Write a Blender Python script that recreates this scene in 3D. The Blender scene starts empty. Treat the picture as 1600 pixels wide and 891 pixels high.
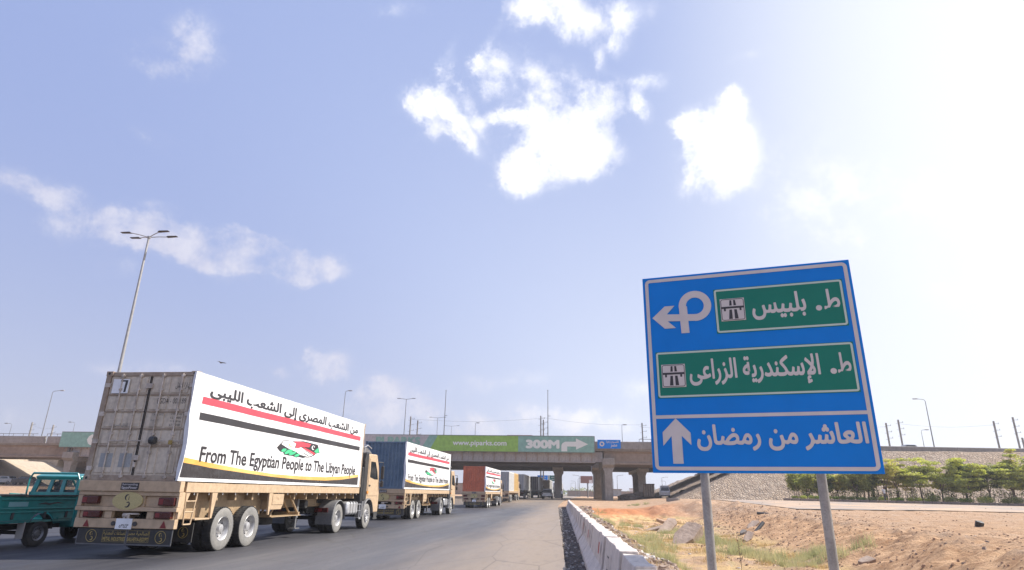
import bpy, bmesh, math, random
import numpy as np
from mathutils import Vector, Matrix, Euler, noise as mnoise
R = math.radians
random.seed(7)
rng = np.random.default_rng(7)
S = bpy.context.scene
COL = S.collection

# ---------------------------------------------------------------- camera
CAM_H, F_PX, TH, RO, YAW = 1.517, 960.6, R(18.732), R(.959), R(6.9)
cd = bpy.data.cameras.new('camera'); cam = bpy.data.objects.new('camera', cd); COL.objects.link(cam)
cd.sensor_width = 36; cd.lens = 36*F_PX/1600; cd.clip_start = .1; cd.clip_end = 9000
cam.matrix_world = (Matrix.Translation((0, 0, CAM_H)) @ Matrix.Rotation(YAW, 4, 'Z')
                    @ Matrix.Rotation(R(90)+TH, 4, 'X') @ Matrix.Rotation(RO, 4, 'Z'))
S.camera = cam
S.view_settings.view_transform = 'Standard'; S.view_settings.look = 'None'
S.view_settings.exposure = 0.62; S.view_settings.gamma = 1
S.cycles.use_denoising = True
S.cycles.max_bounces = 6; S.cycles.diffuse_bounces = 3; S.cycles.glossy_bounces = 3
S.cycles.transmission_bounces = 4; S.cycles.transparent_max_bounces = 8; S.cycles.volume_bounces = 0

SUN_AZ, SUN_EL = R(73), R(47)          # azimuth clockwise from +Y (the road's direction)
sun_dir = Vector((math.sin(SUN_AZ)*math.cos(SUN_EL), math.cos(SUN_AZ)*math.cos(SUN_EL), math.sin(SUN_EL)))
sl = bpy.data.lights.new('sun', 'SUN'); sl.energy = 4.6; sl.angle = R(.55); sl.color = (1, .945, .86)
so = bpy.data.objects.new('sun', sl); COL.objects.link(so)
so.rotation_euler = sun_dir.to_track_quat('Z', 'Y').to_euler()

def pix_dir(px, py):
    a, b = px-800, py-445.5; c, s = math.cos(RO), math.sin(RO)
    a, b = a*c+b*s, -a*s+b*c
    X, u = a/F_PX, -b/F_PX
    Y = math.cos(TH)-u*math.sin(TH); Z = math.sin(TH)+u*math.cos(TH)
    return Vector((X*math.cos(YAW)-Y*math.sin(YAW), X*math.sin(YAW)+Y*math.cos(YAW), Z))
def at_y(px, py, y):
    r = pix_dir(px, py); return r*(y/r.y)+Vector((0, 0, CAM_H))

# ---------------------------------------------------------------- world: sky with clouds
W = bpy.data.worlds.new('World'); S.world = W; W.use_nodes = True
nt = W.node_tree; N = nt.nodes; L = nt.links
bg = N['Background']; bg.inputs['Strength'].default_value = .1
def wn(t, **k):
    n = N.new(t)
    for a, v in k.items(): setattr(n, a, v)
    return n
def wmath(op, a, b=None, clamp=False):
    n = wn('ShaderNodeMath', operation=op, use_clamp=clamp)
    for i, v in enumerate((a, b)):
        if v is None: continue
        if isinstance(v, (int, float)): n.inputs[i].default_value = v
        else: L.new(v, n.inputs[i])
    return n.outputs[0]
def wmix(f, a, b):
    n = wn('ShaderNodeMix', data_type='RGBA')
    for s, v in ((n.inputs[0], f), (n.inputs[6], a), (n.inputs[7], b)):
        if isinstance(v, (int, float, tuple)): s.default_value = v
        else: L.new(v, s)
    return n.outputs[2]
def wrange(v, a, b, c=0., d=1., smooth=True):
    n = wn('ShaderNodeMapRange', interpolation_type='SMOOTHSTEP' if smooth else 'LINEAR')
    L.new(v, n.inputs[0])
    for i, x in enumerate((a, b, c, d)): n.inputs[i+1].default_value = x
    return n.outputs[0]
sky = wn('ShaderNodeTexSky', sky_type='NISHITA', sun_disc=False, sun_elevation=SUN_EL, sun_rotation=SUN_AZ,
         altitude=50, air_density=1.0, dust_density=2.2, ozone_density=1.6)
tc = wn('ShaderNodeTexCoord'); D = tc.outputs['Generated']
sd = wn('ShaderNodeVectorMath', operation='DOT_PRODUCT'); L.new(D, sd.inputs[0]); sd.inputs[1].default_value = sun_dir
cosun = sd.outputs['Value']
sx = wn('ShaderNodeSeparateXYZ'); L.new(D, sx.inputs[0]); dz = sx.outputs[2]
# thin summer haze: milky towards the horizon and round the sun
up = wmath('MAXIMUM', dz, 0.)
glow = wrange(cosun, .55, .95)
g_ = wmath('MULTIPLY', wmath('POWER', 2.71828, wmath('MULTIPLY', up, -3.4)), .45)
h_ = wmath('MULTIPLY', wmath('POWER', 2.71828, wmath('MULTIPLY', up, -3.2)), wrange(cosun, -.05, .6, 0, .97))
sd2 = wn('ShaderNodeVectorMath', operation='DOT_PRODUCT'); L.new(D, sd2.inputs[0]); sd2.inputs[1].default_value = (math.sin(SUN_AZ)*math.cos(R(20)), math.cos(SUN_AZ)*math.cos(R(20)), math.sin(R(20)))
f_ = wrange(sd2.outputs['Value'], .46, .86, 0, .98)
inv = lambda v: wmath('SUBTRACT', 1., v)
veil = inv(wmath('MULTIPLY', wmath('MULTIPLY', inv(g_), inv(h_)), inv(f_)))
base = wmix(.82, sky.outputs[0], (2.15, 2.85, 5.45, 1))
white = wmix(wrange(cosun, -.15, .35), (6.0, 5.5, 4.6, 1), (6.7, 6.95, 7.4, 1))
base = wmix(veil, base, white)
# clouds: (px, py, half width, half height, turn, weight) give directions in the real sky
CL = [(870,210,95,78,-15,.85),(935,240,55,40,20,.6),(815,275,40,42,0,.75),(945,165,50,36,0,.6),(1000,172,20,28,-20,.75),
      (700,150,70,22,-60,.35),(1117,235,74,72,0,1.25),(1145,165,24,30,10,.9),(1090,200,40,36,0,.5),
      (850,5,65,34,-15,.8),(905,40,42,40,0,.6),(980,15,55,35,0,.5),(655,160,36,34,30,.62),(690,190,60,40,40,.3),(765,108,38,46,20,.7),(800,110,60,60,0,.25),(860,120,60,30,0,.3),
      (720,195,52,26,55,.5),(735,230,34,20,50,.36),(1010,130,45,16,-5,.45),(938,100,14,30,0,.5),(670,215,20,20,0,.35),
      (245,95,66,40,-10,.62),(315,75,42,50,10,.62),(235,200,60,18,20,.2),(190,360,110,34,6,.85),(330,385,150,34,10,.95),(415,405,130,38,8,.95),
      (490,425,56,22,0,.85),(60,300,75,26,18,.8),(600,628,90,36,5,.9),(515,568,40,26,0,1.0),(445,582,20,12,0,.5),
      (235,572,90,20,0,.55),(640,640,60,22,0,.42),(925,655,90,24,0,.6),(790,665,170,26,0,.55),(1080,620,120,30,0,.3),
      (690,120,60,14,-70,.45),(735,165,60,12,60,.4),(700,180,46,12,40,.45),(800,180,70,12,-5,.5),(760,60,60,10,-60,.3),(350,360,30,26,10,.5),(270,330,60,16,20,.3),(180,420,60,18,10,.3),(225,215,50,12,30,.3),(970,60,26,40,0,.45),(1160,90,60,12,-10,.2),(620,18,50,22,10,.22),(20,650,60,20,0,.3),(830,640,60,16,0,.35),(1290,320,170,110,20,.25),(1500,360,200,150,0,.15),(740,600,200,16,-3,.2)]
nz = wn('ShaderNodeTexNoise', noise_dimensions='3D'); L.new(D, nz.inputs['Vector'])
nz.inputs['Scale'].default_value = 9; nz.inputs['Detail'].default_value = 11; nz.inputs['Roughness'].default_value = .64; nz.inputs['Distortion'].default_value = .15
nz2 = wn('ShaderNodeTexNoise', noise_dimensions='3D'); L.new(D, nz2.inputs['Vector'])
nz2.inputs['Scale'].default_value = 24; nz2.inputs['Detail'].default_value = 9; nz2.inputs['Roughness'].default_value = .68
# wobble the direction so that the outlines are not ellipses
wv = wn('ShaderNodeVectorMath', operation='MULTIPLY_ADD'); L.new(nz.outputs['Color'], wv.inputs[0])
wv.inputs[1].default_value = (.08, .08, .08); L.new(D, wv.inputs[2])
wv2 = wn('ShaderNodeVectorMath', operation='SUBTRACT'); L.new(wv.outputs[0], wv2.inputs[0]); wv2.inputs[1].default_value = (.04, .04, .04)
tot = None
for (px, py, rx, ry, tn, wt) in CL:
    c = pix_dir(px, py).normalized(); e1 = (pix_dir(px+40, py).normalized()-c); e2 = (pix_dir(px, py+40).normalized()-c)
    k1, k2 = e1.length/40, e2.length/40
    a = R(tn); f1 = (e1.normalized()*math.cos(a)+e2.normalized()*math.sin(a)); f1 = (f1-c*f1.dot(c)).normalized(); f2 = c.cross(f1)
    m = wn('ShaderNodeMapping', vector_type='TEXTURE'); L.new(wv2.outputs[0], m.inputs[0])
    m.inputs['Location'].default_value = c
    m.inputs['Rotation'].default_value = Matrix((f1, f2, c)).transposed().to_euler()
    m.inputs['Scale'].default_value = (rx*k1*1.42, ry*k2*1.42, .6)
    ln = wn('ShaderNodeVectorMath', operation='LENGTH'); L.new(m.outputs[0], ln.inputs[0])
    r_ = wrange(ln.outputs['Value'], 1.0, .12, 0, wt)
    tot = r_ if tot is None else wmath('ADD', tot, r_)
dens = wmath('ADD', wmath('MINIMUM', tot, .86), wmath('MULTIPLY', wmath('SUBTRACT', nz.outputs['Fac'], .505), 3.1))
dens = wmath('ADD', dens, wmath('MULTIPLY', wmath('SUBTRACT', nz2.outputs['Fac'], .5), 1.7))
dens = wmath('MULTIPLY', wrange(dens, .05, 1.25), wmath('MINIMUM', wmath('MULTIPLY', tot, 2.2), 1.))
halo = wmath('MULTIPLY', wrange(tot, 0., .9, 0, .55), wrange(nz.outputs['Fac'], .36, .68))
dens = wmath('MAXIMUM', wmath('MULTIPLY', dens, wrange(cosun, -.1, .45, .8, 1)), halo)
ccol = wmix(wrange(cosun, .12, .45), (4.9, 4.85, 5.7, 1), (9.5, 9.4, 9.4, 1))
ccol = wmix(wmath('MULTIPLY', wrange(nz2.outputs['Fac'], .35, .7), .5), ccol, (6.3, 6.2, 6.6, 1))
out = wmix(wmath('MULTIPLY', dens, .93), base, ccol)
L.new(out, bg.inputs['Color'])
W.cycles.sampling_method = 'MANUAL'; W.cycles.sample_map_resolution = 512

# ---------------------------------------------------------------- helpers
def tag(o, label=None, cat=None, group=None, kind=None):
    if label: o['label'] = label
    if cat: o['category'] = cat
    if group: o['group'] = group
    if kind: o['kind'] = kind
    return o
def thing(name, label, cat, loc=(0, 0, 0), rz=0, group=None):
    o = bpy.data.objects.new(name, None); COL.objects.link(o); o.empty_display_size = .3
    o.location = loc; o.rotation_euler = (0, 0, rz); return tag(o, label, cat, group)
def copy_tree(o, parent=None):
    c = o.copy(); COL.objects.link(c)
    if parent: c.parent = parent
    for ch in list(o.children): copy_tree(ch, c)
    return c

class MB:
    def __init__(s): s.v = []; s.f = []; s.mi = []; s.m = 0
    def add(s, vs, fs):
        b = len(s.v); s.v += [tuple(p) for p in vs]; s.f += [tuple(b+i for i in f) for f in fs]; s.mi += [s.m]*len(fs); return s
    def box(s, x0, x1, y0, y1, z0, z1):
        if x0 > x1: x0, x1 = x1, x0
        if y0 > y1: y0, y1 = y1, y0
        if z0 > z1: z0, z1 = z1, z0
        return s.add([(x0,y0,z0),(x1,y0,z0),(x1,y1,z0),(x0,y1,z0),(x0,y0,z1),(x1,y0,z1),(x1,y1,z1),(x0,y1,z1)],
                     [(3,2,1,0),(4,5,6,7),(0,1,5,4),(1,2,6,5),(2,3,7,6),(3,0,4,7)])
    def prism(s, poly, ax, a, b):
        """poly in the two other axes (in x,y,z order), extruded along ax from a to b"""
        n = len(poly)
        def P(p, t): return (t, p[0], p[1]) if ax == 'x' else (p[0], t, p[1]) if ax == 'y' else (p[0], p[1], t)
        vs = [P(p, a) for p in poly]+[P(p, b) for p in poly]
        fs = [tuple(range(n-1, -1, -1)), tuple(range(n, 2*n))]+[(i, (i+1) % n, n+(i+1) % n, n+i) for i in range(n)]
        return s.add(vs, fs)
    def cyl(s, p0, p1, r0, r1=None, n=10, cap=True):
        r1 = r0 if r1 is None else r1; p0 = Vector(p0); p1 = Vector(p1); d = (p1-p0)
        q = d.to_track_quat('Z', 'Y'); vs = []
        for p, r in ((p0, r0), (p1, r1)):
            for i in range(n):
                a = 2*math.pi*i/n; vs.append(p+q @ Vector((r*math.cos(a), r*math.sin(a), 0)))
        fs = [(i, (i+1) % n, n+(i+1) % n, n+i) for i in range(n)]
        if cap: fs += [tuple(range(n-1, -1, -1)), tuple(range(n, 2*n))]
        return s.add(vs, fs)
    def tube(s, pts, r, n=8):
        for i in range(len(pts)-1): s.cyl(pts[i], pts[i+1], r, n=n)
        return s
    def lathe(s, prof, c, ax='x', n=24, a0=0, a1=2*math.pi):
        """prof: (offset along axis, radius); c centre"""
        c = Vector(c); full = abs(a1-a0) > 6.28; m = n if full else n+1; vs = []; fs = []; k = len(prof)
        for (t, r) in prof:
            for i in range(m):
                a = a0+(a1-a0)*i/n; u, w = r*math.cos(a), r*math.sin(a)
                vs.append(c+(Vector((t, u, w)) if ax == 'x' else Vector((u, t, w)) if ax == 'y' else Vector((u, w, t))))
        for j in range(k-1):
            for i in range(n):
                i2 = (i+1) % m if full else i+1; fs.append((j*m+i, j*m+i2, (j+1)*m+i2, (j+1)*m+i))
        return s.add(vs, fs)
    def sphere(s, c, r, n=10, sq=(1, 1, 1)):
        prof = [(r*math.cos(math.pi*j/n)*1., r*math.sin(math.pi*j/n)+1e-4) for j in range(n+1)]
        b = len(s.v); s.lathe(prof, (0, 0, 0), 'z', n=n*2)
        for i in range(b, len(s.v)):
            p = s.v[i]; s.v[i] = (c[0]+p[0]*sq[0], c[1]+p[1]*sq[1], c[2]+p[2]*sq[2])
        return s
    def build(s, name, mats, parent=None, smooth=False, bevel=0, loc=None, fix=True):
        me = bpy.data.meshes.new(name); me.from_pydata(s.v, [], s.f)
        if not isinstance(mats, (list, tuple)): mats = [mats]
        for m in mats: me.materials.append(m)
        if len(mats) > 1: me.polygons.foreach_set('material_index', s.mi)
        if fix:
            bm = bmesh.new(); bm.from_mesh(me); bmesh.ops.recalc_face_normals(bm, faces=bm.faces); bm.to_mesh(me); bm.free()
        if smooth:
            me.polygons.foreach_set('use_smooth', [True]*len(me.polygons))
            try: me.set_sharp_from_angle(angle=R(38))
            except Exception: pass
        o = bpy.data.objects.new(name, me); COL.objects.link(o)
        if parent: o.parent = parent
        if loc: o.location = loc
        if bevel:
            b = o.modifiers.new('bevel', 'BEVEL'); b.width = bevel; b.segments = 2; b.limit_method = 'ANGLE'; b.angle_limit = R(35)
        return o

# ---------------------------------------------------------------- materials
MATS = {}
def mat(name, col, rough=.6, metal=0., col2=None, scale=3., amt=.5, bump=0., bscale=None, spec=.5, streak=0., thr=(.35, .65),
        stretch=(1, 1, 1), detail=5., trans=0., coat=0., hue=None, coord='Object'):
    if name in MATS: return MATS[name]
    m = bpy.data.materials.new(name); m.use_nodes = True; t = m.node_tree; P = t.nodes['Principled BSDF']
    P.inputs['Roughness'].default_value = rough; P.inputs['Metallic'].default_value = metal
    P.inputs['Specular IOR Level'].default_value = spec
    if coat: P.inputs['Coat Weight'].default_value = coat
    c = (*col, 1); P.inputs['Base Color'].default_value = c
    tcn = t.nodes.new('ShaderNodeTexCoord'); mp = t.nodes.new('ShaderNodeMapping'); t.links.new(tcn.outputs[coord], mp.inputs[0])
    mp.inputs['Scale'].default_value = stretch
    if col2:
        nz = t.nodes.new('ShaderNodeTexNoise'); nz.inputs['Scale'].default_value = scale; nz.inputs['Detail'].default_value = detail
        nz.inputs['Roughness'].default_value = .62; t.links.new(mp.outputs[0], nz.inputs['Vector'])
        r = t.nodes.new('ShaderNodeMapRange'); r.inputs[1].default_value, r.inputs[2].default_value = thr; r.inputs[4].default_value = amt
        t.links.new(nz.outputs['Fac'], r.inputs[0])
        mx = t.nodes.new('ShaderNodeMix'); mx.data_type = 'RGBA'; mx.inputs[6].default_value = c; mx.inputs[7].default_value = (*col2, 1)
        t.links.new(r.outputs[0], mx.inputs[0]); last = mx.outputs[2]
        # second, finer breakup so that no surface is flat
        n2 = t.nodes.new('ShaderNodeTexNoise'); n2.inputs['Scale'].default_value = scale*6.3; n2.inputs['Detail'].default_value = 4
        t.links.new(mp.outputs[0], n2.inputs['Vector'])
        r2 = t.nodes.new('ShaderNodeMapRange'); g_ = .04 if 'sheeting' in name else .13; r2.inputs[3].default_value = 1-g_; r2.inputs[4].default_value = 1+g_
        r2.inputs[1].default_value = .3; r2.inputs[2].default_value = .7
        t.links.new(n2.outputs['Fac'], r2.inputs[0])
        mu = t.nodes.new('ShaderNodeVectorMath'); mu.operation = 'SCALE'; t.links.new(last, mu.inputs[0]); t.links.new(r2.outputs[0], mu.inputs['Scale'])
        last = mu.outputs[0]
        if streak:
            ms = t.nodes.new('ShaderNodeMapping'); t.links.new(tcn.outputs[coord], ms.inputs[0]); ms.inputs['Scale'].default_value = (9, 9, .5)
            n3 = t.nodes.new('ShaderNodeTexNoise'); n3.inputs['Scale'].default_value = 1.; n3.inputs['Detail'].default_value = 5
            t.links.new(ms.outputs[0], n3.inputs['Vector'])
            r3 = t.nodes.new('ShaderNodeMapRange'); r3.inputs[1].default_value = .52; r3.inputs[2].default_value = .75; r3.inputs[4].default_value = streak
            t.links.new(n3.outputs['Fac'], r3.inputs[0])
            m3 = t.nodes.new('ShaderNodeMix'); m3.data_type = 'RGBA'; t.links.new(last, m3.inputs[6]); m3.inputs[7].default_value = tuple(x*.45 for x in col2)+(1,)
            t.links.new(r3.outputs[0], m3.inputs[0]); last = m3.outputs[2]
        t.links.new(last, P.inputs['Base Color'])
        rr = t.nodes.new('ShaderNodeMapRange'); rr.inputs[3].default_value = max(rough-.12, .03); rr.inputs[4].default_value = min(rough+.12, 1)
        t.links.new(nz.outputs['Fac'], rr.inputs[0]); t.links.new(rr.outputs[0], P.inputs['Roughness'])
    if bump:
        nb = t.nodes.new('ShaderNodeTexNoise'); nb.inputs['Scale'].default_value = bscale or scale*4; nb.inputs['Detail'].default_value = 6
        t.links.new(mp.outputs[0], nb.inputs['Vector'])
        bp = t.nodes.new('ShaderNodeBump'); bp.inputs['Strength'].default_value = 1; bp.inputs['Distance'].default_value = bump
        t.links.new(nb.outputs['Fac'], bp.inputs['Height']); t.links.new(bp.outputs[0], P.inputs['Normal'])
    MATS[name] = m; return m
def leaf_mat(name, col, col2, scale=.6, tint=(1.5, 1.6, .7, 1)):
    m = mat(name, col, .6, col2=col2, scale=scale, amt=1, spec=.25); t = m.node_tree; P = t.nodes['Principled BSDF']
    tr = t.nodes.new('ShaderNodeBsdfTranslucent'); mx = t.nodes.new('ShaderNodeMixShader'); mx.inputs[0].default_value = .42
    src = P.inputs['Base Color'].links[0].from_socket
    g = t.nodes.new('ShaderNodeMix'); g.data_type = 'RGBA'; g.blend_type = 'MULTIPLY'; g.inputs[0].default_value = 1
    g.inputs[7].default_value = tint; t.links.new(src, g.inputs[6]); t.links.new(g.outputs[2], tr.inputs[0])
    t.links.new(P.outputs[0], mx.inputs[1]); t.links.new(tr.outputs[0], mx.inputs[2])
    t.links.new(mx.outputs[0], t.nodes['Material Output'].inputs[0]); return m

M_tan = mat('tan_paint', (.53, .385, .25), .48, col2=(.45, .325, .21), scale=1.3, amt=.7, bump=.001, bscale=30)
M_tan2 = mat('tan_frame_paint', (.40, .285, .17), .6, col2=(.30, .21, .13), scale=2, amt=.8)
M_black = mat('black_metal', (.022, .022, .024), .5, col2=(.06, .055, .05), scale=3, amt=.7)
M_dark = mat('dark_plastic', (.035, .036, .04), .55, col2=(.09, .085, .08), scale=3, amt=.6)
M_fender = mat('grey_plastic', (.13, .13, .14), .6, col2=(.2, .19, .18), scale=3)
M_rubber = mat('dusty_rubber', (.03, .03, .032), .8, col2=(.075, .07, .065), scale=4, amt=.8, bump=.004, bscale=40)
M_wall = mat('dusty_sidewall', (.19, .185, .18), .85, col2=(.27, .255, .235), scale=3, amt=.8, bump=.003, bscale=26)
M_rim = mat('silver_rim', (.50, .50, .52), .42, .35, col2=(.33, .31, .29), scale=5, amt=.7)
M_alu = mat('brushed_tank_metal', (.62, .62, .64), .38, .55, col2=(.45, .44, .43), scale=2)
M_chrome = mat('polished_metal', (.7, .7, .72), .2, .9)
M_glass = mat('dark_window_glass', (.015, .02, .025), .06, spec=.8)
M_pglass = mat('tinted_cab_glass', (.05, .075, .08), .08, spec=.8)
M_red = mat('red_lamp_lens', (.085, .014, .012), .25, col2=(.05, .01, .009), scale=12, amt=.6)
M_redp = mat('red_reflector', (.2, .018, .02), .35)
M_amber = mat('amber_lamp', (.7, .25, .04), .3)
M_cont = mat('weathered_grey_container_paint', (.66, .57, .46), .62, col2=(.47, .39, .30), scale=1.7, amt=.75, bump=.004, bscale=6, streak=.5)
M_contbar = mat('worn_lock_bar_paint', (.66, .58, .51), .6, col2=(.19, .15, .12), scale=4, amt=.7)
M_rust = mat('rusty_container_edge', (.28, .20, .15), .75, col2=(.44, .37, .29), scale=2.5, amt=.8)
M_blue = mat('faded_blue_container_paint', (.075, .135, .215), .55, col2=(.14, .20, .27), scale=1.4, amt=.9, bump=.003, bscale=6, streak=.35)
M_orange = mat('rust_orange_container_paint', (.62, .17, .085), .6, col2=(.45, .13, .07), scale=1.2, amt=.8, streak=.3)
M_cgrey = mat('light_grey_container_paint', (.30, .32, .34), .6, col2=(.22, .23, .25), scale=1.2, streak=.3)
M_cwhite = mat('off_white_box_paint', (.66, .66, .65), .6, col2=(.5, .5, .48), scale=1, streak=.25)
M_cyel = mat('pale_yellow_container_paint', (.66, .46, .20), .6, col2=(.52, .37, .18), scale=1)
M_cdark = mat('charcoal_box_paint', (.05, .05, .055), .6, col2=(.09, .09, .09), scale=1)
M_vinyl = mat('white_vinyl', (.82, .82, .83), .42, col2=(.76, .76, .78), scale=.8, amt=.7, bump=.03, bscale=1.6)
M_vred = mat('red_vinyl_print', (.74, .07, .10), .4); M_vblk = mat('black_vinyl_print', (.035, .032, .035), .36); M_vband = mat('glossy_black_vinyl', (.04, .037, .04), .3, col2=(.06, .055, .058), scale=1, bump=.03, bscale=3.5)
M_vgold = mat('gold_vinyl_print', (.70, .36, .07), .4, col2=(.85, .55, .2), scale=.25, amt=1)
M_vgreen = mat('green_vinyl_print', (.07, .52, .25), .4); M_vdg = mat('dark_green_vinyl_print', (.03, .14, .08), .4)
M_pale = mat('white_vinyl_print', (.84, .83, .82), .42)
M_gold = mat('gold_lettering', (.42, .31, .10), .5); M_goldpale = mat('pale_gold_plaque', (.52, .43, .20), .5, col2=(.45, .36, .16), scale=6)
M_signblue = mat('sign_blue_sheeting', (.003, .195, .66), .55, col2=(.003, .21, .70), scale=.5, amt=.5, spec=.2)
M_signgreen = mat('sign_green_sheeting', (.012, .185, .135), .5, col2=(.014, .20, .145), scale=.5, amt=.5, spec=.2)
M_signwhite = mat('sign_white_sheeting', (.60, .56, .555), .55, col2=(.57, .53, .52), scale=1, amt=.8)
M_signpale = mat('sign_pale_green_border', (.50, .60, .53), .5)
M_galv = mat('galvanised_steel', (.40, .39, .385), .5, .35, col2=(.30, .29, .28), scale=5, amt=.8, streak=.25)
M_post = mat('grey_painted_post', (.33, .32, .31), .55, .1, col2=(.24, .23, .22), scale=6, amt=.8, streak=.3, bump=.001)
M_pole = mat('pole_grey', (.22, .225, .235), .6, .2, col2=(.17, .17, .18), scale=2)
M_conc = mat('bridge_concrete', (.31, .285, .26), .85, col2=(.22, .20, .18), scale=.35, amt=.8, bump=.02, bscale=1.5, streak=.35)
M_concb = mat('brown_girder_concrete', (.30, .235, .185), .85, col2=(.22, .165, .125), scale=.25, amt=.9, bump=.02, bscale=1.2, streak=.3)
M_pier = mat('lit_toned_pier_concrete', (.60, .545, .50), .85, col2=(.46, .41, .37), scale=.5, streak=.3)  # concrete lightened to paint sunlight onto the far deck's shaded piers
M_under = mat('shade_toned_girder', (.12, .105, .095), .85, col2=(.08, .07, .065), scale=.4)  # girder colour darkened to paint in deeper shade below both decks
M_steel = mat('pale_steel_girder_paint', (.42, .385, .36), .7, col2=(.27, .24, .22), scale=.5, streak=.5)
M_barr = mat('barrier_concrete', (.68, .605, .545), .85, col2=(.52, .455, .405), scale=2.2, amt=.7, bump=.006, bscale=14, streak=.35)
M_slab = mat('broken_concrete', (.36, .275, .22), .9, col2=(.23, .165, .125), scale=2.5, amt=.9, bump=.05, bscale=5)
M_kerb = mat('kerb_concrete', (.17, .135, .115), .9, col2=(.26, .21, .175), scale=2, amt=.9, bump=.01)
M_rubgrey = mat('grey_rubble', (.16, .145, .135), .9, col2=(.24, .21, .19), scale=3)
M_rublight = mat('pale_litter', (.62, .59, .56), .8, col2=(.42, .38, .34), scale=2, amt=.9)
M_clod = mat('dry_clods', (.42, .28, .185), .95, col2=(.33, .21, .135), scale=2, amt=.9)
M_teal = mat('teal_car_paint', (.018, .235, .225), .32, col2=(.03, .20, .20), scale=1.3, amt=.7, coat=.4)
M_tealrim = mat('steel_wheel_paint', (.26, .26, .28), .45, .4, col2=(.16, .16, .17), scale=6)
M_board_grey = mat('pale_grey_hoarding', (.42, .42, .43), .6, col2=(.36, .36, .37), scale=.4)
M_board_green = mat('lime_hoarding', (.27, .47, .09), .6, col2=(.24, .42, .08), scale=.3)
M_board_teal = mat('sea_green_hoarding', (.22, .40, .34), .6, col2=(.19, .35, .30), scale=.3)
M_boardtxt = mat('faded_white_lettering', (.68, .70, .66), .6)
M_cloth = mat('white_cloth', (.6, .6, .62), .9); M_skin = mat('skin', (.32, .18, .11), .6); M_hair = mat('black_hair', (.015, .012, .01), .6)
M_trous = mat('dark_trousers', (.03, .03, .04), .9)
M_bark = mat('grey_brown_bark', (.15, .11, .08), .95, col2=(.22, .17, .13), scale=8, bump=.01)
M_leafA = leaf_mat('bright_leaf', (.42, .43, .13), (.54, .52, .19)); M_leafB = leaf_mat('mid_leaf', (.25, .28, .10), (.37, .37, .15))
M_leafC = leaf_mat('dark_leaf', (.075, .11, .055), (.12, .15, .065)); M_leafD = leaf_mat('olive_leaf', (.42, .37, .15), (.52, .44, .20))
M_hedge = leaf_mat('hedge_leaf', (.15, .25, .05), (.10, .18, .04), 2)
M_grass = leaf_mat('feathery_green_grass', (.35, .365, .21), (.50, .46, .30), 1.1, (1.2, 1.2, .9, 1)); M_dry = leaf_mat('dry_grass', (.56, .42, .22), (.42, .31, .16), 1.2, (1.15, 1.1, .9, 1))

# ---------------------------------------------------------------- lettering
AR = {'ا': (0xFE8D,), 'إ': (0xFE87,), 'ب': (0xFE8F, 1), 'ة': (0xFE93,), 'ت': (0xFE95, 1), 'ح': (0xFEA1, 1), 'د': (0xFEA9,), 'ر': (0xFEAD,),
      'ز': (0xFEAF,), 'س': (0xFEB1, 1), 'ش': (0xFEB5, 1), 'ص': (0xFEB9, 1), 'ض': (0xFEBD, 1), 'ط': (0xFEC1, 1), 'ع': (0xFEC9, 1),
      'ف': (0xFED1, 1), 'ق': (0xFED5, 1), 'ك': (0xFED9, 1), 'ل': (0xFEDD, 1), 'م': (0xFEE1, 1), 'ن': (0xFEE5, 1), 'ه': (0xFEE9, 1),
      'و': (0xFEED,), 'ى': (0xFEEF,), 'ي': (0xFEF1, 1), '1': (0xFEF9,), '2': (0xFEFB,)}
def shape_ar(s):
    """contextual Arabic forms, in visual (left to right) order"""
    s = s.replace('لإ', '1').replace('لا', '2'); out = []
    for i, c in enumerate(s):
        if c not in AR: out.append(c); continue
        prev = i > 0 and s[i-1] in AR and len(AR[s[i-1]]) == 2
        nxt = i+1 < len(s) and s[i+1] in AR and len(AR[c]) == 2
        out.append(chr(AR[c][0]+(3 if prev and nxt else 2 if nxt else 1 if prev else 0)))
    return ''.join(reversed(out))
TXT = {}; TXTA = {}
def text_mesh(body, off=.0):
    """flat triangulated lettering scaled to the unit square"""
    if (body, off) in TXT: return TXT[(body, off)]
    c = bpy.data.curves.new('lettering', 'FONT'); c.body = body; c.size = 1; c.offset = off; c.resolution_u = 3
    o = bpy.data.objects.new('lettering', c); COL.objects.link(o); bpy.context.view_layer.update()
    me = bpy.data.meshes.new_from_object(o.evaluated_get(bpy.context.evaluated_depsgraph_get()))
    bpy.data.objects.remove(o); bpy.data.curves.remove(c)
    bm = bmesh.new(); bm.from_mesh(me); bm.verts.index_update(); par = list(range(len(bm.verts)))
    def fd(a):
        while par[a] != a: par[a] = par[par[a]]; a = par[a]
        return a
    for e in bm.edges: par[fd(e.verts[0].index)] = fd(e.verts[1].index)
    isl = {}
    for v in bm.verts: isl.setdefault(fd(v.index), []).append(v)
    for k, (_, vs) in enumerate(sorted(isl.items(), key=lambda t: min(v.co.x for v in t[1]))):
        for v in vs: v.co.z = (k % 4)*1.0
    co = np.array([v.co[:] for v in bm.verts]); fs = [tuple(v.index for v in f.verts) for f in bm.faces]
    bm.free(); bpy.data.meshes.remove(me)
    mn, mx = co.min(0), co.max(0); TXTA[body] = (mx[0]-mn[0], mx[1]-mn[1]); co[:, :2] = (co[:, :2]-mn[:2])/(mx[:2]-mn[:2])
    TXT[(body, off)] = (co, fs); return co, fs
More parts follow.
